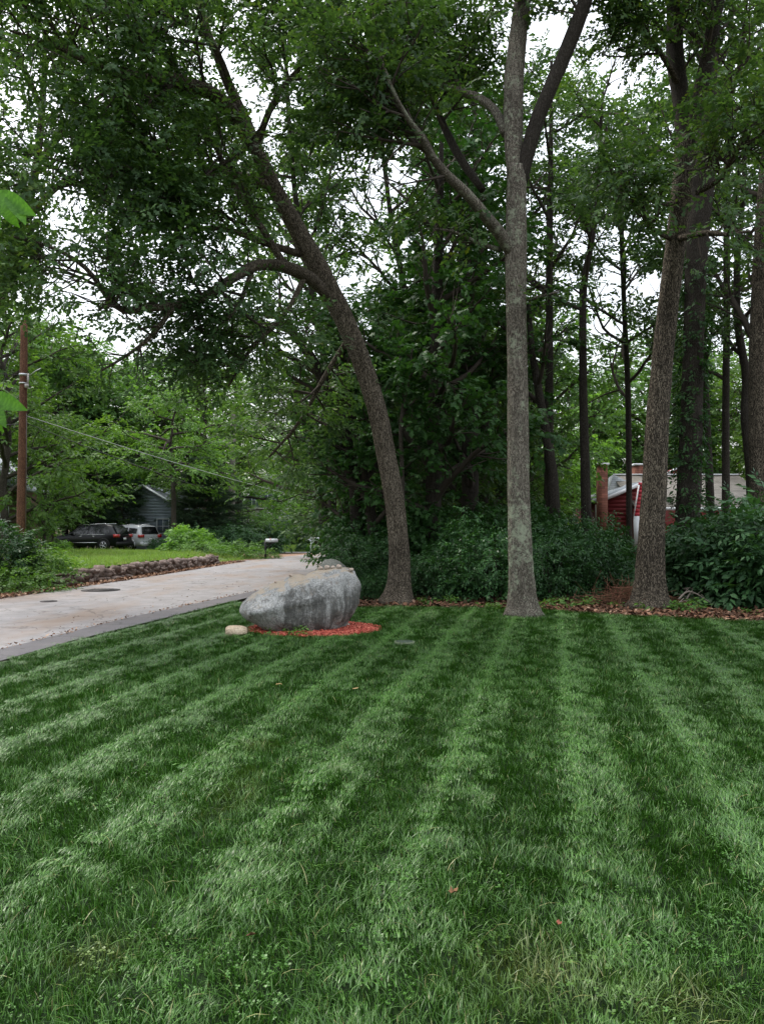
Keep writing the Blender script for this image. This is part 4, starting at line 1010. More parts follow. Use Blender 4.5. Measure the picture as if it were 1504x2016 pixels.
def proto_pine(seed, H, W):
    r = thing('pine_tree', 'x', 'tree'); g = Grow(seed); rng = g.rng
    P = smooth_path(np.array([(rng.normal(0, .05) * k, rng.normal(0, .05) * k, -.3 + H * k / 8, .2 * (1 - .9 * k / 8)) for k in range(9)]), .5)
    trunk_mesh(P, r, M['bark_far'], 9, .15, seed)
    z = H * .12
    while z < H * .97:
        for k in range(5):
            az = rng.uniform(0, 6.28); t = z / H; l = W * (1 - t) ** .75 * rng.uniform(.65, 1.1) + .3
            Q, RR = g.path((0, 0, z + rng.normal(0, .1)), (math.cos(az), math.sin(az), .12), l, .015 + .01 * l, .006, .08, .015, .5)
            g.b.tube(Q, RR, 4, cap=False)
            for m in range(int(2 + l * 2.2)):
                s = .25 + .75 * rng.uniform(); j = min(len(Q) - 2, int(s * (len(Q) - 1)))
                dd = g.side(Q[j + 1] - Q[j], rng.uniform(.5, 1.0)); dd[2] *= .3
                q, _ = g.path(Q[j], dd, l * .3, .01, .004, .1, .02, .4)
                g.leafy(q, .3, sc=rng.uniform(.8, 1.3), tilt=.2, ang=.5)
            g.leafy(Q[1:], .35, sc=1.1, tilt=.2, ang=.5)
        z += rng.uniform(.5, .8)
    part('branches', g.b, M['bark_far'], r)['kind'] = 'stuff'
    S = np.array(g.S); me = crown_mesh('crown', LIB['needle'], S[:, :3], S[:, 3], S[:, 4], S[:, 5], S[:, 6], M['needle'], rng, vnoise(S[:, 0], S[:, 1] + S[:, 2], 1.0, seed) * .2)
    TRIS[0] += len(me.loops) - 2 * len(me.polygons)
    o = link('crown', me, r); o['kind'] = 'stuff'
    return r

PROTO = {
    'maple_high': proto_decid(1006, 13, 4.6, 'kite', M['leaf_bright'], M['bark_far'], 28, .40, 1.25, .38, 1.0),
    'maple': proto_decid(1001, 13, 4.6, 'kite', M['leaf_bright'], M['bark_far'], 34, .12, 1.25, .38, 1.0),
    'round': proto_decid(1002, 13, 5.0, 'kite', M['leaf_far'], M['bark_far'], 30, .18, 1.5, .45),
    'dark': proto_decid(1003, 13, 4.6, 'kite', M['leaf_oak'], M['bark_far'], 32, .08, 1.4, .42),
    'olive': proto_decid(1004, 12, 4.8, 'kite', M['leaf_oak_light'], M['bark_far'], 32, .10, 1.3, .40),
    'pine': proto_pine(1005, 13, 3.6),
}
used = set()
def place_tree(kind, px, Y, top, label, group=None, rz=None, base_z=None, fat=1.0):
    """Stand a tree so that its trunk is at pixel column px and its top near pixel row top."""
    H0 = 12 if kind == 'olive' else 13
    x = (px - CX) / F_PX * Y; z = float(ground_z(x, Y)) if base_z is None else base_z
    H = at(px, top, Y)[2] - z; s = H / (H0 * .98)
    r = PROTO[kind] if kind not in used else copy_tree(PROTO[kind])
    used.add(kind)
    r.location = (x, Y, z); r.scale = (s * fat, s * fat, s); r.rotation_euler = (0, 0, rz if rz is not None else (px * .37) % 6.28)
    r['label'] = label
    if group: r['group'] = group
    elif 'group' in r: del r['group']
    r.name = {'pine': 'pine_tree'}.get(kind, 'broadleaf_tree')
    return r

place_tree('maple_high', 342, 52, 720, 'bright layered maple rising behind the silver car', rz=.5, fat=1.05)
place_tree('maple', 195, 57, 835, 'short maple with lit layered boughs just above the black car', rz=2.6, fat=1.25)
place_tree('olive', 88, 41, 800, 'olive-green bushy tree right beside the utility pole', rz=1.1, fat=.85)
place_tree('olive', 10, 38, 545, 'tall olive tree at the left edge behind the utility pole', rz=2.0, fat=1.0)
place_tree('round', 150, 62, 640, 'tall rounded tree beyond the cars, right of the utility pole', rz=.3)
place_tree('round', 250, 66, 690, 'rounded tree between two maples beyond the silver car', rz=2.3)
place_tree('round', 70, 60, 585, 'tall rounded tree right behind the utility pole top', rz=4.0)
place_tree('olive', 400, 64, 675, 'yellow-green tree under the leaning oak, right of the bright maple', rz=.8, fat=1.1)
place_tree('maple', 470, 70, 700, 'bright tree with the pale dead snag standing before it', rz=3.9, fat=1.2)
place_tree('pine', 392, 55, 900, 'bluish pine hiding the right end of the grey-sided house', rz=1.0, fat=1.3)
place_tree('pine', 205, 61, 900, 'dark pine left of the grey-sided house', rz=2.2, fat=1.2)
place_tree('pine', 180, 64, 760, 'dark pine behind the black car in the deep shade', rz=3.0, fat=1.3)
place_tree('pine', 246, 56.2, 905, 'low pine whose boughs cross the front of the grey-sided house', rz=.6, fat=1.15)
place_tree('dark', 130, 64, 780, 'dark tree closing the shade behind the black car bonnet', rz=1.3, fat=1.3)
place_tree('dark', 235, 72, 800, 'dark tree in the shade behind the pines', rz=2.9, fat=1.5)
place_tree('pine', 415, 56, 905, 'greyish pine left of the black-posted mailbox', rz=4.4, fat=1.7)
place_tree('maple', 488, 60, 975, 'low bright maple overhanging the picket fence', rz=5.1, fat=1.2)
place_tree('dark', 655, 78, 860, 'dark tree right of the picket fence', rz=.7, fat=1.2)
place_tree('round', 540, 105, 850, 'far rounded tree behind the beige house', rz=1.9, fat=1.4)
place_tree('olive', 620, 90, 820, 'yellowish tree behind the second white mailbox', rz=3.3, fat=1.3)
# beyond the wood on the right
place_tree('olive', 965, 38, 800, 'sunlit olive tree showing left of the lichen-covered oak', rz=2.7, fat=1.2)
place_tree('maple', 1062, 42, 720, 'bright tree seen between the two slim stems right of centre', rz=.2, fat=1.1)
place_tree('round', 1120, 55, 690, 'rounded tree beyond the slim forked tree', rz=1.2, fat=1.1)
place_tree('olive', 1180, 58, 770, 'olive tree behind the brick chimney of the red house', rz=5.2, fat=1.2)
place_tree('maple', 1235, 75, 850, 'pale tree rising between the two brick chimneys', rz=2.4, fat=1.3)
place_tree('round', 1150, 80, 830, 'small far tree left of the red house', rz=4.6, fat=1.4)
place_tree('round', 1330, 62, 740, 'tree behind the tan roof next to the ivy-wrapped trunk', rz=.9, fat=1.1)
place_tree('olive', 1410, 58, 700, 'olive tree behind the middle of the tan roof', rz=3.7, fat=1.1)
place_tree('maple', 1490, 54, 720, 'bright tree above the right end of the tan roof', rz=4.9, fat=1.2)
place_tree('dark', 900, 44, 730, 'dark tree deep in the wood behind the two maples', rz=2.1, fat=1.5)
place_tree('dark', 800, 40, 760, 'dark tree deep in the wood right of the leaning oak', rz=4.1, fat=1.4)
place_tree('dark', 700, 46, 800, 'dark tree deep in the wood left of the leaning oak', rz=5.9, fat=1.4)
place_tree('dark', 830, 33, 560, 'dark tree in the wood right behind the tall glossy shrubs', rz=3.3, fat=.9)
place_tree('dark', 770, 26, 520, 'dark tree just behind the leaning oak in the understory', rz=.9, fat=1.0)
place_tree('dark', 880, 27, 470, 'dark tree filling the understory midway between two oaks', rz=1.9, fat=.95)
place_tree('dark', 960, 33, 640, 'dark tree in the understory left of the lichen-covered oak', rz=5.0, fat=.9)
place_tree('dark', 840, 34, 430, 'tall dark tree showing its top between the two middle oaks', rz=1.1, fat=.9)
place_tree('round', 1040, 36, 540, 'rounded tree beyond the lichen-covered oak, reaching above it on the right', rz=2.2, fat=.9)
place_tree('round', 1310, 56, 620, 'rounded tree mostly hidden by the ridged oak', rz=.2, fat=1.1)
place_tree('olive', 1530, 47, 600, 'olive tree at the right edge beyond the wood', rz=1.6, fat=.9)
place_tree('round', 330, 80, 660, 'tall far tree behind the bright maple', rz=5.5, fat=1.2)
place_tree('round', 100, 84, 640, 'far tree behind the ones right of the utility pole', rz=1.5, fat=1.3)
place_tree('dark', 20, 52, 700, 'dark tree at the left edge above the brown house', rz=1.5, fat=1.2)
print('tris', TRIS[0])

# the far wood that reads as one mass, all round the horizon; its unseen back is shaped to block light
def far_woods():
    rng = np.random.default_rng(900)
    n = 15000
    th = rng.uniform(-PI, PI, n); front = np.abs(th) < .62
    keep = front | (rng.uniform(0, 1, n) < .22)
    th = th[keep]; n = len(th)
    R = rng.uniform(118, 135, n) - 78 * sstep(.9, 1.3, np.abs(th))  # unseen part behind the camera pulled in to dull reflections
    topz = 7.5 + 2.4 * vnoise(th * 60, np.zeros(n), 4, 5) + 1.2 * vnoise(th * 60, np.zeros(n), 1.1, 6)
    topz = topz * (1 + 1.0 * sstep(.9, 1.3, np.abs(th)))  # and raised there to cut the light on trunk fronts
    z = -1 + (topz + 1) * rng.uniform(0, 1, n) ** .8
    P = np.stack([R * np.sin(th), R * np.cos(th), z], 1)
    me = crown_mesh('far_woods', LIB['kite_big'], P, rng.uniform(0, 6.28, n), rng.normal(.2, .4, n), rng.normal(0, .6, n), rng.uniform(1.7, 3.0, n), M['leaf_far'], rng, vnoise(P[:, 0], P[:, 2] * 2, 5, 8) * .3)
    TRIS[0] += len(me.loops) - 2 * len(me.polygons)
    tag(link('far_woods', me), kind='stuff')
far_woods()

# ------------------------------------------------------------------ shrubs and weeds
def proto_shrub(seed, R, H, lib, mat, n=420, name='shrub', stems=9, sc=1.0, low=.05, tone=0.):
    r = thing(name, 'x', 'shrub'); g = Grow(seed); rng = g.rng
    for k in range(stems):
        az = rng.uniform(0, 6.28); d = (math.cos(az) * .6, math.sin(az) * .6, 1)
        Q, RR = g.path((math.cos(az) * .1, math.sin(az) * .1, -.05), d, H * rng.uniform(.7, 1.05), .014, .004, .14, -.04, .2)
        g.b.tube(Q, RR, 4, cap=False)
        for j in range(2, len(Q) - 1, 2):
            q, rr_ = g.path(Q[j], g.side(Q[j + 1] - Q[j], .9), R * .5 * rng.uniform(.5, 1.1), .006, .002, .18, -.01, .2); g.b.tube(q, rr_, 3, cap=False); g.leafy(q, .16, sc=sc)
        g.leafy(Q[1:], .16, sc=sc)
    # outer shell and inner leaves on fine twigs
    u = rng.normal(0, 1, (n, 3)); u[:, 2] = np.abs(u[:, 2]) * .9; u /= np.linalg.norm(u, axis=1)[:, None]
    lump = 1 + .22 * vnoise(u[:, 0] * 3 + u[:, 2], u[:, 1] * 3, 1.0, seed) + .1 * vnoise(u[:, 0] * 8 + u[:, 2] * 5, u[:, 1] * 8, 1.0, seed + 1)
    rad = rng.uniform(.45, 1.0, n) ** .6 * lump
    P = u * rad[:, None] * np.array([R, R, H]); P[:, 2] += low * H
    yaw = np.arctan2(u[:, 1], u[:, 0]) + rng.normal(0, .6, n)
    S = np.concatenate([np.array(g.S), np.stack([P[:, 0], P[:, 1], P[:, 2], yaw, rng.normal(.2, .4, n) - u[:, 2] * .35, rng.normal(0, .5, n), sc * rng.uniform(.7, 1.2, n)], 1)])
    S = S[S[:, 2] > .02]
    part('stems', g.b, M['twig'], r)['kind'] = 'stuff'
    me = crown_mesh('leaves', LIB[lib], S[:, :3], S[:, 3], S[:, 4], S[:, 5], S[:, 6], mat, rng, vnoise(S[:, 0] + S[:, 2], S[:, 1] + S[:, 2], .5, seed) * .2 + tone)
    TRIS[0] += len(me.loops) - 2 * len(me.polygons)
    link('leaves', me, r)['kind'] = 'stuff'
    return r
SP = {'a': proto_shrub(2001, 1.05, 1.7, 'ovate', M['leaf_shrub'], 520), 'b': proto_shrub(2002, 1.0, 1.5, 'broad', M['leaf_blue'], 480, sc=1.0),
      'c': proto_shrub(2003, 1.1, 2.1, 'maple', M['leaf_maple'], 480, sc=1.0), 'low': proto_shrub(2004, .75, .55, 'ovate', M['leaf_weed'], 150, stems=6, sc=.8),
      'weed': proto_shrub(2005, .24, .17, 'broad', M['leaf_weed'], 10, 'weed_plant', 3, sc=.62), 'bright': proto_shrub(2006, 1.0, 1.2, 'maple', M['leaf_bright'], 300, sc=1.2)}
used_s = set()
def place_shrub(k, px, Y, h, label, wid=1.0, name='shrub', cat='shrub', group=None, rz=None, dz=0.0):
    H0 = {'a': 1.7, 'b': 1.5, 'c': 2.1, 'low': .55, 'weed': .17, 'bright': 1.2}[k] * 1.1
    r = SP[k] if k not in used_s else copy_tree(SP[k]); used_s.add(k)
    x = (px - CX) / F_PX * Y; s = h / H0
    r.location = (x, Y, float(ground_z(x, Y)) - .03 + dz); r.scale = (s * wid, s * wid, s); r.rotation_euler = (0, 0, rz if rz is not None else (px * .73) % 6.28)
    r.name = name; r['label'] = label; r['category'] = cat
    if group: r['group'] = group
    elif 'group' in r: del r['group']
    return r
G = 'understory shrubs along the wood behind the lawn'
for k, px, Y, h, w, lab in [
    ('a', 693, 17.6, 1.25, 1.0, 'leafy shrub overhanging the road bend above the grey rock'),
    ('c', 728, 20.5, 2.3, 1.0, 'dark shrub at the road bend behind the one over the grey rock'),
    ('a', 715, 18.4, 1.9, .9, 'shrub immediately left of the leaning oak, behind the boulder'),
    ('a', 738, 16.9, .75, 1.0, 'small low shrub between the boulder and the foot of the leaning oak'),
    ('c', 760, 21.0, 2.9, .9, 'tall dark shrub directly behind the leaning oak'),
    ('a', 850, 17.2, 1.35, 1.0, 'glossy shrub immediately right of the leaning oak'),
    ('c', 842, 19.6, 2.5, .9, 'tall dark shrub behind the glossy one right of the leaning oak'),
    ('a', 905, 17.8, 1.5, .9, 'glossy-leaved shrub midway between the leaning and the lichen-covered oak'),
    ('a', 965, 17.0, 2.1, .9, 'tall glossy shrub immediately left of the lichen-covered oak'),
    ('c', 940, 20.8, 2.6, 1.0, 'dark shrub deep between the leaning and the lichen-covered oak'),
    ('c', 1035, 19.8, 2.6, .9, 'tall dark shrub directly behind the lichen-covered oak'),
    ('a', 1085, 17.2, 1.9, .85, 'shrub immediately right of the lichen-covered oak'),
    ('a', 1152, 18.2, 2.15, .85, 'shrub in front of the brick chimney end of the red house'),
    ('c', 1110, 20.8, 2.2, .9, 'dark shrub behind the pair right of the lichen-covered oak'),
    ('a', 1195, 18.6, 1.05, .9, 'shrub below the red gable wall, behind the brush pile'),
    ('b', 1232, 18.8, .95, .9, 'low shrub immediately left of the ridged oak'),
    ('c', 1212, 22.5, 2.0, .55, 'dark shrub close against the view of the red wall'),
    ('b', 1345, 17.2, 1.55, .85, 'broad-leaved shrub immediately right of the ridged oak'),
    ('c', 1330, 20.2, 1.9, .8, 'dark shrub at the foot of the ivy-wrapped oak'),
    ('b', 1405, 16.6, 2.0, 1.0, 'broad-leaved shrub in front of the tan roof'),
    ('b', 1470, 16.2, 2.2, 1.0, 'broad-leaved shrub second from the right edge of the wood'),
    ('b', 1530, 15.6, 2.4, 1.0, 'large broad-leaved shrub cut by the right edge of the view'),
    ('c', 1440, 19.5, 2.3, .9, 'dark shrub behind the broad-leaved ones at right'),
    ('c', 1520, 19.5, 2.5, .9, 'dark shrub at far right behind the large broad-leaved one'),
    ('c', 1380, 22.5, 1.9, 1.0, 'dark shrub below the tan roof behind the ivy-wrapped oak'),
]:
    place_shrub(k, px, Y, h, lab, w, group=G)
GW = 'weeds sprouting along the edge of the wood'
for px, Y, h, lab in [(1325, 14.9, .26, 'light green weed plant right of the ridged oak foot'), (1292, 14.7, .20, 'light green weed against the ridged oak foot'), (1232, 15.3, .16, 'small weed left of the ridged oak by the brush pile'),
                      (1128, 15.6, .20, 'weed in the leaf litter right of the lichen-covered oak'), (1082, 15.2, .24, 'weed close to the right side of the lichen-covered oak'), (985, 14.9, .15, 'weed just left of the lichen-covered oak foot'),
                      (955, 15.1, .14, 'weed second from the lichen-covered oak on its left'), (862, 15.9, .20, 'weed at the lawn edge right of the leaning oak'), (1485, 14.2, .12, 'tiny weed in the litter near the right edge'),
                      (560, 11.35, .16, 'weed growing between the boulder and the small tan stone'), (477, 10.85, .10, 'sprig of weed on top of the small tan stone')]:
    place_shrub('weed', px, Y, h, lab, 1.0, 'weed_plant', 'weed', GW if px > 600 else None)
GV = 'shrubs on the verge across the road'
for k, px, Y, h, w, lab in [('b', -8, 19.8, 1.5, 1.0, 'shrub at the left edge below the brown house'), ('low', 40, 20.2, .8, 1.2, 'low green shrub at the foot of the utility pole'), ('low', 10, 18.6, .7, 1.2, 'low shrub at the left edge beside the road'),
                            ('low', 92, 20.4, .55, 1.0, 'low shrub at the near end of the stone wall'), ('low', 62, 19.0, .55, 1.3, 'low shrub between the pole and the road'), ('low', 62, 25.5, .6, .8, 'bright shrub just right of the utility pole base')]:
    place_shrub(k, px, Y, h, lab, w, group=GV)
GM = 'garden shrubs between the cars and the mailboxes'
for k, px, Y, h, w, lab in [('bright', 118, 46, .7, 1.2, 'pale leafy shrub before the front wheel of the black car'), ('b', 312, 50, .9, 1.1, 'dark shrub immediately right of the silver car'), ('b', 355, 48, 1.2, 1.0, 'dark shrub below the bluish pine'),
                            ('bright', 372, 45, 1.6, 1.0, 'bright upright shrub below the bluish pine'), ('b', 425, 47, 1.0, 1.2, 'low dark shrub above the far end of the stone wall'), ('low', 400, 42, .8, 1.4, 'low bright shrub behind the far end of the stone wall'),
                            ('low', 455, 44, .9, 1.4, 'low bright shrub left of the black-posted mailbox'), ('low', 490, 45, .9, 1.3, 'low shrub next to the black-posted mailbox'), ('b', 475, 52, 1.9, 1.2, 'dark rounded shrub behind the low ones by the mailbox'),
                            ('b', 515, 60, 2.6, 1.0, 'dark shrub at the left end of the picket fence'), ('low', 538, 45, .45, .8, 'small tuft shrub right of the black mailbox post'), ('b', 597, 64.5, .8, 1.2, 'small round dark shrub left of the white mailbox post'),
                            ('b', 572, 92, 3.0, 1.2, 'dark shrub standing against the picket fence'), ('b', 445, 53, 1.7, 1.2, 'dark shrub under the greyish pine'), ('b', 395, 52, 1.7, 1.2, 'dark shrub between the two pines')]:
    place_shrub(k, px, Y, h, lab, w, group=GM)

# ------------------------------------------------------------------ boulders
def stone_mat(name, c0, c1, c2, stain=0.0):
    m, nt, N, L, b = new_mat(name)
    n1 = noise(N, L, 3.2, 9, rough=.68); n2 = noise(N, L, 45, 4); n3 = noise(N, L, 130, 2)
    r = ramp(N, [(.28, c0), (.5, c1), (.72, c2)]); L.new(n1.outputs['Fac'], r.inputs[0])
    r2 = ramp(N, [(.30, (.5, .5, .5)), (.5, (1, 1, 1)), (.7, (1.25, 1.25, 1.25))]); L.new(n2.outputs['Fac'], r2.inputs[0])
    c = mix_rgb(N, L, 1.0, r.outputs[0], r2.outputs[0], 'MULTIPLY')
    r3 = ramp(N, [(.33, (.35, .35, .36)), (.42, (1, 1, 1))]); L.new(n3.outputs['Fac'], r3.inputs[0])
    c = mix_rgb(N, L, .8, c, r3.outputs[0], 'MULTIPLY')
    if stain:
        # dark weather streaks running down the face, brownish lichen on the left shoulder
        st = noise(N, L, 1.0, 6, stretch=(7.5, 7.5, .8), rough=.75); n5 = noise(N, L, 22, 4)
        tcn = N.new("ShaderNodeTexCoord"); sp = N.new("ShaderNodeSeparateXYZ"); L.new(tcn.outputs['Object'], sp.inputs[0])
        zx = N.new("ShaderNodeMapRange"); zx.inputs['From Min'].default_value = .78; zx.inputs['From Max'].default_value = .52; zx.inputs['To Max'].default_value = .20
        L.new(sp.outputs['Z'], zx.inputs['Value'])
        xx = N.new("ShaderNodeValToRGB")
        pts = [(.0, .0), (.36, .02), (.42, .20), (.55, .12), (.63, .18), (.80, .10), (.95, .17)]
        set_stops(xx, [(p, (q, q, q, 1)) for p, q in pts])
        mx_ = N.new("ShaderNodeMath"); mx_.operation = 'MULTIPLY_ADD'; mx_.inputs[1].default_value = .52; mx_.inputs[2].default_value = .5
        L.new(sp.outputs['X'], mx_.inputs[0]); L.new(mx_.outputs[0], xx.inputs[0])
        s1 = N.new("ShaderNodeMath"); s1.operation = 'ADD'; L.new(st.outputs['Fac'], s1.inputs[0]); L.new(zx.outputs[0], s1.inputs[1])
        s2 = N.new("ShaderNodeMath"); s2.operation = 'ADD'; L.new(s1.outputs[0], s2.inputs[0]); L.new(xx.outputs[0], s2.inputs[1])
        s3 = N.new("ShaderNodeMath"); s3.operation = 'MULTIPLY_ADD'; s3.inputs[1].default_value = .25; L.new(n5.outputs['Fac'], s3.inputs[0]); L.new(s2.outputs[0], s3.inputs[2])
        th = N.new("ShaderNodeMapRange"); th.inputs['From Min'].default_value = .82; th.inputs['From Max'].default_value = 1.0; th.inputs['To Max'].default_value = stain
        L.new(s3.outputs[0], th.inputs['Value'])
        c = mix_rgb(N, L, th.outputs[0], c, (.055, .054, .05))
        ln = noise(N, L, 9, 6, rough=.75); rl = ramp(N, [(.56, (0, 0, 0)), (.66, (.75, .75, .75))]); L.new(ln.outputs['Fac'], rl.inputs[0])
        c = mix_rgb(N, L, rl.outputs[0], c, (.17, .145, .12))
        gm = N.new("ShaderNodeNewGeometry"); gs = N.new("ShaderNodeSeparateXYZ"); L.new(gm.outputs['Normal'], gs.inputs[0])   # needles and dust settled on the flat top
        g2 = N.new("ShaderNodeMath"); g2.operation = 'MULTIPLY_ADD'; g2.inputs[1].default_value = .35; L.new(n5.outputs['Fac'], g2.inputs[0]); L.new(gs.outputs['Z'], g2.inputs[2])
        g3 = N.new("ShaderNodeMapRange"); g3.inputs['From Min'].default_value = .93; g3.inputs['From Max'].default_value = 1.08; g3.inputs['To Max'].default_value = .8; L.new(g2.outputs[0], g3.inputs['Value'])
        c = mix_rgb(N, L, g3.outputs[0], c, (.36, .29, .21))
    L.new(c, b.inputs['Base Color']); b.inputs['Roughness'].default_value = .88; b.inputs['Specular IOR Level'].default_value = .2
    ad = N.new("ShaderNodeMath"); ad.operation = 'MULTIPLY_ADD'; ad.inputs[1].default_value = .35; L.new(n2.outputs['Fac'], ad.inputs[0]); L.new(n1.outputs['Fac'], ad.inputs[2])
    bump(N, L, ad.outputs[0], b, .7, .035)
    return m
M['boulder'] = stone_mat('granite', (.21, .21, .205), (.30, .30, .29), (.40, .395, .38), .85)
M['rock'] = stone_mat('grey_green_rock', (.12, .125, .11), (.17, .175, .155), (.23, .23, .21))
M['tan_stone'] = stone_mat('tan_stone', (.34, .26, .18), (.48, .38, .27), (.60, .50, .38))
M['pebble'] = stone_mat('pinkish_pebble', (.30, .22, .17), (.42, .33, .27), (.55, .48, .42))
M['wall_stone'] = stone_mat('fieldstone', (.09, .062, .055), (.19, .14, .12), (.32, .25, .22))
M['wall_stone_light'] = stone_mat('pale_fieldstone', (.15, .11, .10), (.27, .21, .185), (.40, .33, .29))

def ico(sub):
    me = bpy.data.meshes.new('t'); import bmesh
    bm = bmesh.new(); bmesh.ops.create_icosphere(bm, subdivisions=sub, radius=1); bm.to_mesh(me); bm.free()
    V = np.array([v.co[:] for v in me.vertices]); F = [tuple(p.vertices) for p in me.polygons]
    bpy.data.meshes.remove(me); return V, F

def n3(P, s, seed):
    return (vnoise(P[:, 0] + P[:, 2] * .7, P[:, 1] - P[:, 2] * .6, s, seed) + vnoise(P[:, 2] + P[:, 1] * .4, P[:, 0] - P[:, 1] * .8, s, seed + 1)) * .5

def big_boulder():
    # outline in the XZ plane seen from the lawn, from the photo, in metres about the boulder's centre
    pix = [(475, 1202), (484, 1216), (505, 1228), (532, 1247), (560, 1252), (640, 1249), (672, 1240), (692, 1216), (706, 1180), (710, 1150), (699, 1127), (686, 1119), (668, 1118), (640, 1122), (600, 1131), (560, 1143), (520, 1159), (492, 1175), (477, 1188)]
    Y0 = 12.0
    pts = np.array([at(a, b_, Y0) for a, b_ in pix]); c = np.array([pts[:, 0].mean() - .0, Y0, .42])
    ang = np.arctan2(pts[:, 2] - c[2], pts[:, 0] - c[0]); rad = np.hypot(pts[:, 0] - c[0], pts[:, 2] - c[2])
    o = np.argsort(ang); ang, rad = ang[o], rad[o]
    ang = np.concatenate([ang - 2 * PI, ang, ang + 2 * PI]); rad = np.tile(rad, 3)
    V, F = ico(6)
    th = np.arctan2(V[:, 2], V[:, 0]); q = np.hypot(V[:, 0], V[:, 2])
    r = np.interp(th, ang, rad)
    k = q ** .62                                             # fuller than an ellipsoid, so the face is broad
    X = np.cos(th) * r * k; Z = np.sin(th) * r * k
    dep = .62 * (1 - .22 * X) * np.where(V[:, 1] < 0, 1.0, 1.05)
    Yv = np.sign(V[:, 1]) * np.abs(V[:, 1]) ** .9 * dep
    # the front leans: upper half slopes back, lower half undercut to the right
    Yv = np.where(Yv < 0, Yv + .30 * np.clip(Z, -.1, .6) * (1 - q ** 6) + .10 * np.clip(-Z - .15, 0, .3), Yv)
    P = np.stack([X, Yv, Z], 1)
    nrm = P / (np.linalg.norm(P, axis=1)[:, None] + 1e-9)
    P += nrm * (.022 * n3(P, .45, 3) + .020 * n3(P, .17, 5) + .008 * n3(P, .05, 7))[:, None]
    cell = np.random.default_rng(17).uniform(-1, 1, (26, 3)); dd = np.sort(np.linalg.norm(P[:, None, :] - cell[None] * np.array([1, .7, .5]), axis=2), axis=1); P += nrm * (.045 * np.clip((dd[:, 1] - dd[:, 0]) / .15, 0, 1) - .03)[:, None] * .6
    # a ridge from the left shoulder to the middle, hollow under it
    rid = Z - (-.02 + .20 * (X + .3)); front = (Yv < 0)
    P[:, 1] -= front * .06 * np.exp(-(rid / .05) ** 2) * (X < .35) * (X > -.75)
    P[:, 1] += front * .06 * np.exp(-((X - .12) / .20) ** 2) * sstep(.12, -.1, Z)
    P[:, 1] += front * .05 * np.exp(-((X - .72) / .06) ** 2)
    b = Buf(); b.add(P + c, F)
    t = thing('boulder', 'large grey granite boulder with dark streaks resting on red mulch', 'boulder', (c[0], c[1], 0))
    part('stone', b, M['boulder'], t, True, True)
    return P + c
BC = big_boulder()
def boulder_top(x, y): m = (np.abs(BC[:, 0] - x) < .05) & (np.abs(BC[:, 1] - y) < .06); return BC[m, 2].max()

def rock_thing(name, label, cat, c, s, mat, seed, sub=4, group=None, lump=.18, rz=0., flat=.0):
    V, F = ico(sub); V = np.sign(V) * np.abs(V) ** .8
    P = V * (1 + lump * n3(V, .8, seed) + lump * .35 * n3(V, .25, seed + 5))[:, None] * np.array(s) / 2
    b = Buf(); b.add(P, F)
    me = buf_mesh(name, b, mat, True)
    o = link(name, me, None, c); o.rotation_euler = (0, 0, rz)
    return tag(o, label, cat, group)
p = at(660, 1128, 15.4)
rock_thing('rock', 'smooth grey-green rock partly hidden behind the granite boulder', 'rock', (p[0] - .03, 15.6, .30), (.72, .7, 1.16), M['rock'], 5, 5)
p = base_pt(466, 1252)
rock_thing('stone', 'small tan stone at the left end of the red mulch', 'stone', (p[0] - .02, p[1] + .12, .055), (.34, .24, .17), M['tan_stone'], 9, 4, lump=.12)
GP = 'pebbles laid along the top of the boulder'
for px, py, w, lab in [(692, 1122, .075, 'pale greenish pebble nearest the boulder top end'), (668, 1122, .09, 'pinkish pebble second from the high end of the boulder'), (656, 1126, .07, 'pinkish pebble third from the high end of the boulder'),
                       (645, 1128, .09, 'tan pebble in the middle of the boulder ridge'), (632, 1132, .085, 'flat tan pebble lower on the boulder ridge'), (573, 1146, .05, 'small pale pebble alone on the boulder slope'), (544, 1152, .04, 'lowest tiny pebble on the boulder slope')]:
    q = at(px, py + 1.5, 12.0)
    rock_thing('pebble', lab, 'pebble', (q[0], 11.9, boulder_top(q[0], 11.9) + w * .18), (w * .95, w, w * .8), M['pebble'], int(px), 2, GP)
q = base_pt(683, 1236)
rock_thing('pebble', 'small whitish pebble lying on the red mulch right of the boulder', 'pebble', (q[0], q[1], .05), (.09, .07, .06), M['pebble'], 77, 3)
# dry pine needles caught on the boulder's back slope are stuff
# ------------------------------------------------------------------ red mulch bed
def chips(name, P, mat, size, rng, kind='stuff', label=None):
    b = Buf(); V, F = [], []
    n = len(P)
    L = rng.uniform(.5, 1.4, n) * size; W = L * rng.uniform(.18, .45, n); T = L * .12
    R = rotm(rng.uniform(0, 6.28, n), rng.normal(0, .35, n), rng.normal(0, .5, n))
    base = np.array([[x, y, z] for x in (-.5, .5) for y in (-.5, .5) for z in (-.5, .5)])
    B = base[None] * np.stack([L, W, T], 1)[:, None, :]
    W3 = np.einsum('nij,nvj->nvi', R, B) + P[:, None, :]
    f = np.array([(0, 1, 3, 2), (4, 6, 7, 5), (0, 4, 5, 1), (2, 3, 7, 6), (0, 2, 6, 4), (1, 5, 7, 3)])
    lo = (f[None] + (np.arange(n) * 8)[:, None, None]).ravel()
    me = raw_mesh(name, W3.reshape(-1, 3), lo, np.full(n * 6, 4), mat)
    attr(me, 'lr', np.repeat(rng.uniform(0, 1, n), 6))
    return tag(link(name, me), kind=kind, label=label)
def chip_mat(name, stops, rough=.85):
    m, nt, N, L, b = new_mat(name); a = N.new("ShaderNodeAttribute"); a.attribute_name = 'lr'
    r = ramp(N, stops); L.new(a.outputs['Fac'], r.inputs[0]); L.new(r.outputs[0], b.inputs['Base Color']); b.inputs['Roughness'].default_value = rough
    b.inputs['Specular IOR Level'].default_value = .2
    return m
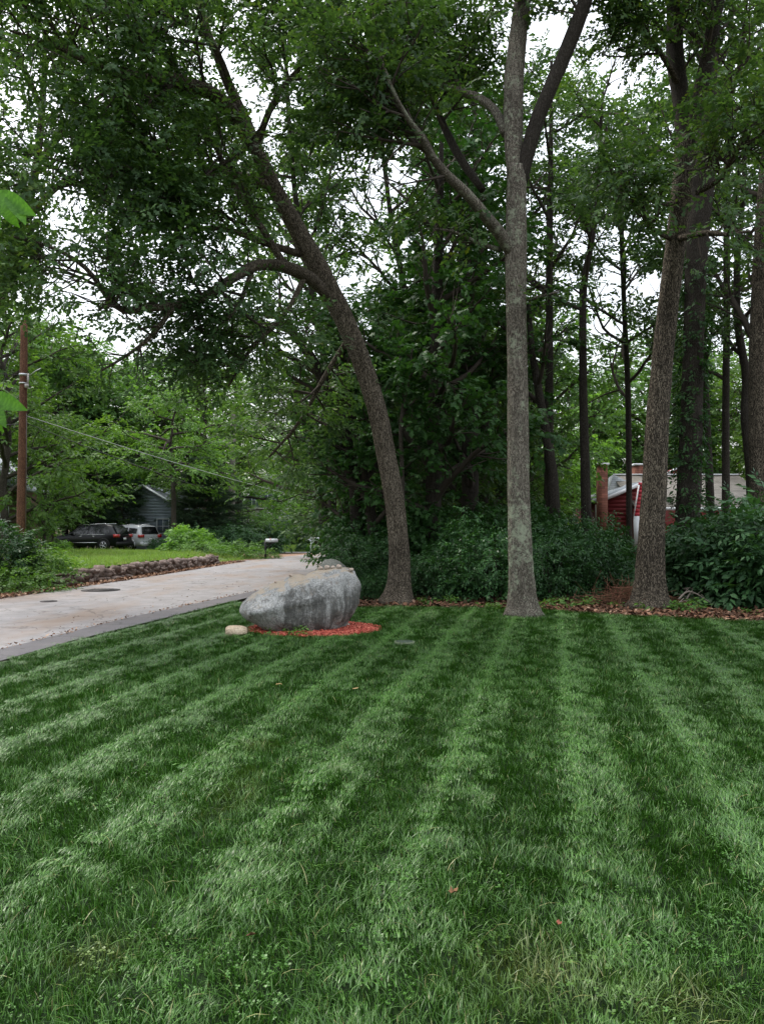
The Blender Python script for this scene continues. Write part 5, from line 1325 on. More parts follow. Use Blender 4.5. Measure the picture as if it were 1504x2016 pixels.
M['mulch'] = chip_mat('red_mulch', [(0, (.20, .030, .022)), (.5, (.42, .085, .06)), (1, (.60, .19, .13))])
M['litter'] = chip_mat('leaf_litter', [(0, (.06, .03, .02)), (.45, (.17, .085, .05)), (.8, (.30, .17, .10)), (1, (.46, .33, .24))])
M['litter_dark'] = chip_mat('wood_litter', [(0, (.03, .018, .012)), (.5, (.10, .05, .03)), (.9, (.22, .11, .065)), (1, (.36, .24, .17))])
rng = np.random.default_rng(12)
n = 5200; a = rng.uniform(0, 6.28, n); r_ = np.sqrt(rng.uniform(0, 1, n))
X = MULCH_C[0] + np.cos(a) * r_ * (MULCH_R[0] + .03) ; Y = MULCH_C[1] + np.sin(a) * r_ * (MULCH_R[1] + .03)
chips('red_mulch', np.stack([X, Y, .012 + .05 * (1 - r_ ** 2) * rng.uniform(.6, 1, n)], 1), M['mulch'], .05, rng)
# soil mound under the chips
b = Buf(); V = [(MULCH_C[0], MULCH_C[1], .05)]; F = []
for k in range(40): V.append((MULCH_C[0] + math.cos(k * 2 * PI / 40) * 1.02, MULCH_C[1] + math.sin(k * 2 * PI / 40) * .88, -.02))
F = [(0, k + 1, (k + 1) % 40 + 1) for k in range(40)]; b.add(V, F)
tag(link('mulch_bed', buf_mesh('mulch_bed', b, simple('mulch_bed', (.20, .04, .03), .95, .1, var=.4, scale=30), True)), kind='structure')

# ------------------------------------------------------------------ leaf litter
def leaf_bits(name, P, mat, size, rng):
    n = len(P); lv = np.array([(0, 0, 0), (.5, .3, .1), (1, 0, 0.05), (.5, -.3, .12)])
    R = rotm(rng.uniform(0, 6.28, n), rng.normal(0, .35, n), rng.normal(0, .4, n)); s = size * rng.uniform(.5, 1.3, n)
    W = np.einsum('nij,vj->nvi', R * s[:, None, None], lv) + P[:, None, :]
    me = raw_mesh(name, W.reshape(-1, 3), np.arange(n * 4).reshape(-1, 4)[:, [0, 1, 2, 3]].ravel(), np.full(n, 4), mat)
    attr(me, 'lr', rng.uniform(0, 1, n)); return tag(link(name, me), kind='stuff')
n = 15000; X = rng.uniform(-2.6, 13, n); X = np.concatenate([X, rng.uniform(3.0, 10, 5000)])
top = TL(X); Y = top - .12 + rng.exponential(1.3, len(X)) ; Y = np.where(Y > 24, rng.uniform(15, 24, len(Y)), Y)
k_ = X > Lw(Y) + .2; X, Y = X[k_], Y[k_]
leaf_bits('leaf_litter', np.stack([X, Y, ground_z(X, Y) + rng.uniform(-.02, .03, len(X))], 1), M['litter_dark'], .095, rng)
Yl = rng.uniform(16.5, 40, 7000); u = rng.uniform(0, 1, 7000); Xl = FE(Yl) + .12 - rng.exponential(.25, 7000) * (1 + 1.0 * (Yl > 36))
leaf_bits('verge_leaf_litter', np.stack([Xl, Yl, ground_z(Xl, Yl) + .02 + rng.uniform(0, .03, 7000)], 1), M['litter'], .09, rng)
Yl = rng.uniform(9, 30, 700); Xl = J(Yl) + rng.normal(0, .05, 700)
leaf_bits('gutter_litter', np.stack([Xl, Yl, ground_z(Xl, Yl) + .035], 1), M['litter'], .045, rng)
Yl = rng.uniform(9, 40, 420); u = rng.uniform(0, 1, 420) ** 1.7; Xl = FE(Yl) * u + J(Yl) * (1 - u)
leaf_bits('road_litter', np.stack([Xl, Yl, ground_z(Xl, Yl) + .02], 1), M['litter'], .035, rng)

# brush pile by the ridged oak, and fallen dead branches to its right
b = Buf()
for k in range(260):
    c = np.array([rng.normal(5.15, .55), rng.normal(15.9, .35), rng.uniform(.03, .42)]); c[2] *= max(.1, 1 - abs(c[0] - 5.1) / 1.3)
    d = unit(rng.normal(0, 1, 3) * (1, .7, .35)) * rng.uniform(.15, .5)
    b.tube([c - d, c + rng.normal(0, .04, 3), c + d], [.004, .005, .002], 3, cap=False)
o = link('brush_pile', buf_mesh('brush_pile', b, M['litter_dark'] if False else simple('dry_brush', (.20, .10, .065), .9, .1, var=.3))); tag(o, 'low pile of dry brown brush left of the ridged oak', 'brush pile', kind='stuff')
for lab, pts in (('forked grey dead branch propped by the right side of the ridged oak', [(1306, 1160, 15.4), (1316, 1178, 15.2), (1325, 1195, 15.0), (1345, 1178, 15.1)]), ('thin arching dead branch lying in the litter right of the ridged oak', [(1335, 1180, 15.3), (1352, 1165, 15.4), (1372, 1170, 15.4), (1400, 1188, 15.2)]),
                 ('thin upright dead branch sticking out of the litter at right', [(1350, 1185, 15.5), (1355, 1172, 15.6), (1368, 1155, 15.7)])):
    P = np.array([at(*q) for q in pts]); P[:, 2] = np.maximum(P[:, 2], .03); t = thing('dead_branch', lab, 'branch', (P[0, 0], P[0, 1], 0), 'dead branches right of the ridged oak')
    b = Buf(); S_ = smooth_path(np.column_stack([P, np.linspace(.022, .008, len(P))]), .06)
    b.tube(S_[:, :3], S_[:, 3], 6); part('stem', b, M['dead_twig'], t, True, True)
    for k in range(4):
        i = int(len(S_) * (.25 + .18 * k)); i = min(i, len(S_) - 1); b = Buf(); d = unit(rng.normal(0, 1, 3) * (1, .5, .6)) * rng.uniform(.12, .3); d[2] = abs(d[2])
        b.tube([S_[i, :3], S_[i, :3] + d * .5 + (0, 0, .02), S_[i, :3] + d], [.008, .005, .002], 4); part('twig', b, M['dead_twig'], t, True, True)

# ------------------------------------------------------------------ dry-laid stone wall, stone by stone
def stone_wall():
    rng = np.random.default_rng(44)
    t = thing('stone_wall', 'low dry-laid fieldstone wall holding the grassy terrace across the road', 'wall', (*WALL_A, 0))
    protos = []
    for k in range(9):
        b = Buf(); V, F = ico(1)
        V = np.sign(V) * np.abs(V) ** .5 * (1 + rng.uniform(-.26, .26, V.shape)) * .52; b.add(V, F)
        protos.append(buf_mesh('stone', b, M['wall_stone'] if k % 3 else M['wall_stone_light']))
    A, B = np.array(WALL_A), np.array(WALL_B); L = np.linalg.norm(B - A); d = (B - A) / L; ang = math.atan2(d[1], d[0])
    count = 0
    for row in range(3):
        s = rng.uniform(0, .2)
        while s < L:
            w = rng.uniform(.16, .44); h = rng.uniform(.10, .24)
            end = 1 - .75 * (s < .7) * (row > 1)
            q = A + d * (s + w / 2); z = float(ground_z(q[0] + .6, q[1])) + .05 + row * .125 + rng.uniform(-.02, .02) + .03 * math.sin(s * 1.3)
            o = link('stone', protos[rng.integers(0, 9)], t, (q[0] - A[0] + rng.normal(0, .03) - .035 * row, q[1] - A[1], z))
            o.scale = (w * 1.12, .34, h * 1.25 * end); o.rotation_euler = (rng.normal(0, .2), rng.normal(0, .22), ang + rng.normal(0, .2) + PI * rng.integers(0, 2))
            count += 1; s += w
    # rubble core behind the face so that no daylight shows between the stones
    b = Buf(); pts = [A + d * s for s in np.linspace(.1, L - .1, 30)]
    for i in range(29):
        m = (pts[i] + pts[i + 1]) / 2; z = float(ground_z(m[0] + .6, m[1])); b.box((m[0] - .13, m[1], z + .12), (L / 29 * 1.02, .12, .34), ang)
    part('rubble_core', b, M['wall_stone'], t, False, True)['kind'] = 'stuff'
    print('stones', count)
stone_wall()

# ------------------------------------------------------------------ manhole, valve cover, utility pole, cables
M['iron'] = simple('cast_iron', (.055, .05, .048), .6, .4, .3, .25, 30, .3)
M['wood_pole'] = bark_mat('weathered_pole_wood', (.085, .042, .028), (.22, .115, .075), .9, bmp=.5)
M['metal'] = simple('galvanised_metal', (.42, .43, .44), .4, .5, .8, .1)
M['cable_pale'] = simple('pale_cable', (.36, .37, .37), .5, .4)
M['cable_dark'] = simple('dark_cable', (.03, .03, .03), .6, .3)
c = base_pt(200, 1163); t = thing('manhole_cover', 'round cast iron manhole cover set in the pale road', 'manhole cover', (c[0], c[1], .014))
b = Buf(); b.cyl((0, 0, .004), .46, .014, 'z', 40); part('frame', b, simple('tar_ring', (.07, .065, .065), .85, .2, var=.2), t)
b = Buf(); b.cyl((0, 0, .014), .33, .012, 'z', 36)
for k in range(6):
    for j in range(-2, 3): b.box((-.22 + .09 * k, j * .1, .024), (.035, .05, .008))
part('lid', b, M['iron'], t)
c = base_pt(98, 1185); t = thing('valve_cover', 'small iron valve cover in the road left of the manhole', 'valve cover', (c[0], c[1], .014))
b = Buf(); b.cyl((0, 0, .003), .17, .012, 'z', 24); part('frame', b, simple('tar_ring', (.09, .08, .08), .85, .2, var=.2), t); b = Buf(); b.cyl((0, 0, .012), .10, .010, 'z', 20); part('lid', b, M['iron'], t)
c = base_pt(796, 1268); t = thing('valve_cover', 'small round irrigation cover sunk in the lawn right of the boulder', 'valve cover', (c[0], c[1], .008))
b = Buf(); b.cyl((0, 0, .012), .14, .045, 'z', 28); part('frame', b, simple('grey_plastic', (.12, .14, .09), .7, .2), t); b = Buf(); b.cyl((0, 0, .036), .115, .006, 'z', 24); part('lid', b, simple('dark_plastic', (.05, .07, .05), .6, .3), t)

PX = at(42, 1112, 25.0); PT = at(44, 632, 25.0)
t = thing('utility_pole', 'brown wooden utility pole standing on the grassy terrace at left', 'utility pole', (PX[0], 25.0, float(ground_z(PX[0], 25.0))))
zb = t.location.z; H = PT[2] - zb
b = Buf(); P = smooth_path(np.array([(0, 0, -.3, .150), (.01, 0, H * .3, .142), (.03, 0, H * .6, .125), (.035, 0, H, .108)]), .4)
rngp = np.random.default_rng(3); b.tube(P[:, :3], P[:, 3], 18, wob=lambda i, a: 1 + .015 * np.sin(3 * a + i) + rngp.normal(0, .006, len(a))); part('post', b, M['wood_pole'], t, True)
zc = at(44, 738, 25.0)[2] - zb
for dz_, h_ in ((0, .07), (-.28, .04)): b = Buf(); b.cyl((.03, 0, zc + dz_), .134, h_, 'z', 18); part('bracket', b, M['metal'], t)
b = Buf(); b.box((.2, -.05, zc - .16), (.05, .05, .4)); b.cyl((.19, -.12, zc - .38), .06, .12, 'z', 10); part('insulator', b, simple('porcelain', (.30, .27, .25), .3, .5), t)
b = Buf(); b.tube([(.12, 0, zc - .1), (.45, -.05, zc + .12), (.62, -.06, zc + .2)], .016, 6); part('bracket_arm', b, M['metal'], t)
b = Buf(); b.tube([(-.02, -.02, H - .05), (-.05, -.02, H + .14)], .02, 8); b.cyl((-.05, -.02, H + .17), .035, .09, 'z', 10); part('insulator', b, simple('porcelain_cap', (.5, .5, .5), .3, .5), t)
b = Buf(); b.tube([(.155, -.03, .5), (.16, -.03, H * .45), (.15, -.03, H * .62)], .010, 6); part('conduit', b, simple('dull_conduit', (.14, .13, .12), .7, .3), t)
def cable(lab, A, B, sag, r, mat):
    A, B = np.array(A, float), np.array(B, float); tt = np.linspace(0, 1, 40)
    P = A + (B - A) * tt[:, None]; P[:, 2] -= sag * 4 * tt * (1 - tt)
    b = Buf(); b.tube(P, r, 6); o = link('overhead_cable', buf_mesh('overhead_cable', b, mat, True)); tag(o, lab, 'cable', 'cables strung from the utility pole')
cable('pale upper cable descending from the utility pole towards the beige house', at(50, 818, 25), at(640, 985, 88), .35, .015, M['cable_pale'])
cable('dark lower cable descending from the utility pole past the black car', at(50, 832, 25), at(500, 985, 72), .3, .014, M['cable_dark'])
cable('dark cable reaching the utility pole at its metal bracket from the left edge', at(-160, 705, 21), at(40, 738, 25), .1, .014, M['cable_dark'])
cable('lower dark cable reaching the utility pole level from the left edge', at(-160, 832, 21), at(40, 835, 25), .05, .014, M['cable_dark'])
cable('slanting guy cable running down left from the top of the utility pole', at(38, 640, 25), at(-20, 860, 24.5), .02, .010, M['cable_dark'])

# dead snag between the far trees
ps = trunk_from_px([(455, 1090, 60, 15), (457, 930, 60, 14), (458, 870, 60, 13), (461, 820, 60, 11), (460, 806, 60, 6)], .5)
t = root_for('dead_tree', 'pale broken dead trunk among the bright trees left of centre', 'dead tree', ps); trunk_mesh(ps, t, M['bark_dead'], 10, .1, 51)
b = Buf(); q = ps[int(len(ps) * .75), :3]; b.tube([q, q + (-.5, 0, .5), q + (-.8, .1, 1.3)], [.06, .04, .015], 5); part('limb', b, M['bark_dead'], t, True, True)

# ------------------------------------------------------------------ cars
M['glass_dark'] = simple('tinted_glass', (.006, .007, .008), .10, .5, 0, .1, coat=.15)
M['tyre'] = simple('tyre_rubber', (.02, .02, .02), .85, .2); M['chrome'] = simple('chrome', (.6, .6, .62), .2, .5, 1.0, .03)
M['alloy'] = simple('alloy_wheel', (.5, .5, .52), .3, .5, .8, .05); M['tail'] = simple('red_tail_lamp', (.45, .02, .02), .2, .6, coat=.6)
M['plate'] = simple('white_plate', (.7, .7, .72), .5, .3, var=.03); M['under'] = simple('black_trim', (.015, .015, .016), .7, .3)
M['lamp_clear'] = simple('head_lamp', (.6, .6, .62), .15, .6, coat=.5)
def paint(name, c, rough=.25): return simple(name, c, rough, .45, 0, .03, coat=.45)
def car(name, label, cat, loc, heading, mat, st, hw, L, zb=.32, wheels=(.95, 3.85), wr=.37, win=None, roofrail=True, spare=False, group=None):
    """st: stations (x from tail, belt z, top z, half width at roof); heading: world angle of the nose."""
    t = thing(name, label, cat, loc, group, heading)
    S = []
    for x, be, to, hr in st:
        e = 1 - .10 * (abs(x / L - .5) * 2) ** 5
        w = hw * e; top = max(to, be + .02)
        S.append([(w * .90, zb), (w, zb + .18), (w, be - .22), (w * .97, be), (min(hr, w * .96), be + (top - be) * .86), (min(hr, w * .96) * .86, top), (0, top + .02)])
    b = Buf(); V = []
    for (x, *_), ring in zip(st, S):
        V += [(x - L / 2, -y, z) for y, z in ring] + [(x - L / 2, y, z) for y, z in ring[-2::-1]]
    k = 13; n = len(st)
    F = [(i * k + j, i * k + j + 1, (i + 1) * k + j + 1, (i + 1) * k + j) for i in range(n - 1) for j in range(k - 1)]
    F += [tuple(range(k))[::-1], tuple((n - 1) * k + j for j in range(k))] + [(i * k, (i + 1) * k, (i + 1) * k + k - 1, i * k + k - 1) for i in range(n - 1)]
    b.add(V, F)
    o = part('body', b, mat, t, True); md = o.modifiers.new('b', 'BEVEL'); md.width = .02; md.segments = 1; md.limit_method = 'ANGLE'
    xs_ = [s[0] for s in st]
    def sidept(x, f, side, off=.008):
        be = np.interp(x, xs_, [s[1] for s in st]); to = np.interp(x, xs_, [max(s[2], s[1] + .02) for s in st]); hr = np.interp(x, xs_, [s[3] for s in st])
        e = 1 - .10 * (abs(x / L - .5) * 2) ** 5; y0 = hw * e * .97; y1 = min(hr, hw * e * .96); f2 = f * .86
        return (x - L / 2, side * (y0 + (y1 - y0) * f + off), be + (to - be) * f2)
    for side in (-1, 1):
        for wq in win:
            b = Buf(); xsq = [q_[0] for q_ in wq]
            lo = [sidept(q_[0], q_[1], side) for q_ in wq]; hi = [sidept(q_[0], q_[2], side) for q_ in wq]
            m_ = len(lo); b.add(lo + hi, [(i, i + 1, m_ + i + 1, m_ + i) if side < 0 else (m_ + i, m_ + i + 1, i + 1, i) for i in range(m_ - 1)]); part('side_window', b, M['glass_dark'], t)
        b = Buf(); p0, p1 = sidept(wheels[0] - .1, 0, side, .012), sidept(L * .72, 0, side, .012); b.tube([p0, p1], .014, 4); part('window_trim', b, M['chrome'], t)
        b = Buf(); b.tube([(wheels[0] + .5 - L / 2, side * (hw + .01), zb + .22), (wheels[1] - .55 - L / 2, side * (hw + .01), zb + .22)], .03, 4); part('door_moulding', b, M['chrome'] if mat.name.startswith('black') else mat, t)
        for wx in wheels:
            b = Buf(); b.cyl((wx - L / 2, side * (hw - .10), wr), wr, .23, 'y', 24); ty = part('tyre', b, M['tyre'], t, True)
            b = Buf(); b.cyl((wx - L / 2, side * (hw - .0), wr), wr * .62, .07, 'y', 20)
            part('rim', b, M['under'], ty)
            b = Buf()
            for s5 in range(5):
                a5 = s5 * 2 * PI / 5; b.tube([(wx - L / 2, side * (hw + .04), wr), (wx - L / 2 + math.cos(a5) * wr * .6, side * (hw + .035), wr + math.sin(a5) * wr * .6)], .035, 4)
            b.tube([(wx - L / 2 + math.cos(a) * wr * .62, side * (hw + .03), wr + math.sin(a) * wr * .62) for a in np.linspace(0, 2 * PI, 21)], .018, 4, cap=False)
            part('wheel_spokes', b, M['alloy'], ty)
            b = Buf(); aa_ = np.linspace(-.1, PI + .1, 14); b.tube([(wx - L / 2 + math.cos(a) * (wr + .06), side * (hw - .01), wr + math.sin(a) * (wr + .05)) for a in aa_], .045, 6); part('wheel_arch', b, M['under'] if not spare else mat, t, True)
        b = Buf(); p_ = sidept(L * .70, .08, side); b.box((p_[0], p_[1] + side * .1, p_[2] + .04), (.12, .2, .15)); part('mirror', b, mat, t)
        for hx in (.36, .56): b = Buf(); b.box((L * hx - L / 2, side * (hw * .985 + .015), st[2][1] - .12), (.2, .035, .035)); part('door_handle', b, M['chrome'], t)
        b = Buf(); b.box((.10 - L / 2, side * hw * .80, st[1][1] - .07), (.30, hw * .34, .20)); part('tail_light', b, M['tail'], t)
        b = Buf(); b.box((L - .16 - L / 2, side * hw * .70, st[-1][1] - .06), (.22, hw * .34, .16)); part('headlight', b, M['lamp_clear'], t)
        if roofrail:
            i1, i2 = 3, 6; b = Buf(); b.tube([(st[i1][0] - L / 2, side * st[i1][3] * .88, st[i1][2] + .06), (st[i2][0] - L / 2, side * st[i2][3] * .88, st[i2][2] + .05)], .02, 5); part('roof_rail', b, M['chrome'], t)
    # hatch glass, windscreen
    def cross(xa, za, xb, zb_, wa, wb_, nm):
        b = Buf(); b.add([(xa - L / 2, -wa, za), (xa - L / 2, wa, za), (xb - L / 2, wb_, zb_), (xb - L / 2, -wb_, zb_)], [(0, 3, 2, 1)]); part(nm, b, M['glass_dark'], t)
    x0, x1 = st[1][0], st[2][0]; cross(x0 - .05, st[1][2] + .01, x1 - .10, st[2][2] - .05, hw * .76, st[2][3] * .82, 'rear_window')
    cross(st[-3][0] - .02, st[-3][2] + .03, st[-4][0] + .12, st[-4][2] - .01, hw * .82, st[-4][3] * .84, 'windscreen')
    for c_, s_ in (((-L / 2 - .03, 0, zb + .16), (.20, hw * 1.86, .24)), ((L / 2 - .03, 0, zb + .12), (.18, hw * 1.84, .26))): b = Buf(); b.box(c_, s_); part('bumper', b, M['under'] if not spare else mat, t)
    b = Buf(); b.box((-L / 2 - .012, 0, zb + .46), (.04, .32, .16)); part('number_plate', b, M['plate'], t)
    return t
suv = [(0, .98, .99, .80), (.12, 1.06, 1.10, .78), (.50, 1.08, 1.66, .68), (1.0, 1.08, 1.73, .67), (1.9, 1.06, 1.76, .68), (2.6, 1.05, 1.74, .68), (3.0, 1.05, 1.66, .67), (3.62, 1.06, 1.14, .78), (4.4, .98, 1.02, .80), (4.78, .84, .86, .74)]
w_suv = [[(.62, .12, .45), (.80, .10, .86), (1.22, .10, .86)], [(1.30, .08, .88), (2.12, .08, .90)], [(2.20, .08, .90), (2.85, .08, .88), (3.38, .08, .30)]]
def put_car(px, Y): x = (px - CX) / F_PX * Y; return (x, Y, float(ground_z(x, Y)) - .02)
car('parked_car', 'black sport utility car parked on the grass across the road', 'car', put_car(184, 51.5), PI - math.radians(14), simple('black_paint', (.004, .0045, .006), .3, .22, 0, .03, coat=.12), suv, .96, 4.78, win=w_suv, group='cars parked across the road')
van = [(0, 1.0, 1.02, .84), (.08, 1.08, 1.14, .82), (.36, 1.10, 1.70, .72), (.9, 1.10, 1.76, .71), (2.0, 1.08, 1.78, .71), (2.9, 1.06, 1.76, .71), (3.35, 1.06, 1.66, .70), (4.1, 1.06, 1.14, .80), (4.6, .96, 1.0, .80), (4.85, .82, .84, .74)]
w_van = [[(.45, .14, .80), (1.3, .10, .84)], [(1.4, .08, .86), (2.3, .08, .88)], [(2.4, .08, .88), (3.2, .08, .86), (3.7, .08, .32)]]
car('parked_car', 'silver estate car parked just behind the black one, its tailgate showing', 'car', put_car(252, 54.0), PI - math.radians(33), paint('silver_paint', (.50, .51, .54), .3), van, .94, 4.85, win=w_van, spare=True, group='cars parked across the road')
car('parked_van', 'white vehicle mostly hidden by shrubs left of the picket fence', 'van', put_car(497, 72), PI - math.radians(25), paint('white_paint', (.75, .76, .78), .35), van, .95, 4.85, win=w_van, spare=True)

# ------------------------------------------------------------------ houses
M['red_board'] = simple('red_clapboard', (.15, .020, .022), .7, .3, var=.18, scale=3, stretch=(1, 1, 8)); M['white_trim'] = simple('white_trim', (.62, .64, .66), .6, .3, var=.06)
M['tan_shingle'] = None
def shingle_mat(name, lo, hi, sx=3.3, sz=8):
    m, nt, N, L, b = new_mat(name); tcn = N.new("ShaderNodeTexCoord"); mp = N.new("ShaderNodeMapping"); mp.inputs['Scale'].default_value = (1, 1, 1)
    br = N.new("ShaderNodeTexBrick"); br.inputs['Scale'].default_value = 1.0; br.inputs['Brick Width'].default_value = .33; br.inputs['Row Height'].default_value = .12; br.inputs['Mortar Size'].default_value = .006
    br.inputs['Color1'].default_value = (*lo, 1); br.inputs['Color2'].default_value = (*hi, 1); br.inputs['Mortar'].default_value = (*[x * .5 for x in lo], 1)
    sp = N.new("ShaderNodeSeparateXYZ"); cb = N.new("ShaderNodeCombineXYZ"); L.new(tcn.outputs['Object'], sp.inputs[0]); L.new(sp.outputs['X'], cb.inputs[0])
    ad = N.new("ShaderNodeMath"); ad.operation = 'ADD'; L.new(sp.outputs['Z'], ad.inputs[0]); L.new(sp.outputs['Y'], ad.inputs[1]); L.new(ad.outputs[0], cb.inputs[1]); L.new(cb.outputs[0], br.inputs['Vector'])
    n_ = noise(N, L, 1.5, 5); r = ramp(N, [(.3, (.8, .8, .8)), (.7, (1.15, 1.15, 1.15))]); L.new(n_.outputs['Fac'], r.inputs[0])
    L.new(mix_rgb(N, L, 1, br.outputs[0], r.outputs[0], 'MULTIPLY'), b.inputs['Base Color']); b.inputs['Roughness'].default_value = .9; b.inputs['Specular IOR Level'].default_value = .2
    return m
M['tan_shingle'] = shingle_mat('tan_shingles', (.12, .112, .10), (.19, .175, .158)); M['grey_shingle'] = shingle_mat('grey_shingles', (.20, .22, .24), (.30, .32, .34)); M['brick'] = shingle_mat('chimney_brick', (.11, .045, .032), (.21, .085, .06))
M['blue_board'] = simple('blue_grey_siding', (.36, .41, .48), .6, .3, var=.06); M['beige_board'] = simple('beige_siding', (.42, .42, .40), .6, .3, var=.06); M['brown_board'] = simple('brown_siding', (.13, .085, .065), .7, .2, var=.15)
M['window_glass'] = simple('window_glass', (.10, .13, .16), .08, .7)
def boards(t, mat, corner, u, w_fn, z0, z1, h, thick=.02, name='clapboard', limit=300):
    """One board per course: w_fn(z) -> (start, end) along unit vector u from corner; a facade facing -n."""
    u = np.array(u, float); n = np.array([u[1], -u[0]]); c = np.array(corner, float); z = z0; k = 0
    while z < z1 - .01:
        a, b_ = w_fn(z + h / 2)
        if b_ - a > .05:
            P = [c[:2] + u * a, c[:2] + u * b_]; lo, hi = z, min(z + h, z1)
            v = []
            for q in P:
                v += [(*(q + n * thick * 1.4), lo), (*(q + n * thick * .3), hi), (*(q - n * .03), hi), (*(q - n * .03), lo)]
            b = Buf(); b.add(v, [(0, 4, 5, 1), (1, 5, 6, 2), (3, 7, 4, 0), (0, 1, 2, 3), (4, 7, 6, 5)]); part(name, b, mat, t, False, True)
        z += h
def window(t, c, u, w, h, shutters=None, frame=.07, depth=.05):
    """c: centre on the facade, u: unit vector along it (facade faces -n with n = (u1,-u0) outward)."""
    u = np.array([u[0], u[1], 0.]); n = np.array([u[1], -u[0], 0.]); c = np.array(c, float); b = Buf(); ang = math.atan2(u[1], u[0])
    for s in (-1, 1):
        b.box(c + u * s * (w / 2) + n * depth, (frame, .06, h + frame * 2), ang); b.box(c + n * depth + np.array([0, 0, s * (h / 2 + frame / 2)]), (w - frame, .06, frame), ang)
    b.box(c + n * (depth + .002), (w - frame, .04, frame * .6), ang); b.box(c + n * (depth + .002) + np.array([0, 0, h / 4]), (frame * .4, .036, h / 2 - .03), ang); b.box(c + n * (depth + .002) - np.array([0, 0, h / 4]), (frame * .4, .036, h / 2 - .03), ang)
    wd = part('window', b, M['white_trim'], t, False, True)
    b = Buf(); b.box(c + n * (depth - .02), (w - frame, .02, h - .002), ang); part('pane', b, M['window_glass'], wd, False, True)
    if shutters:
        for s in (-1, 1): b = Buf(); b.box(c + u * s * (w / 2 + .27) + n * depth, (.38, .04, h + .1), ang); part('shutter', b, shutters, t, False, True)

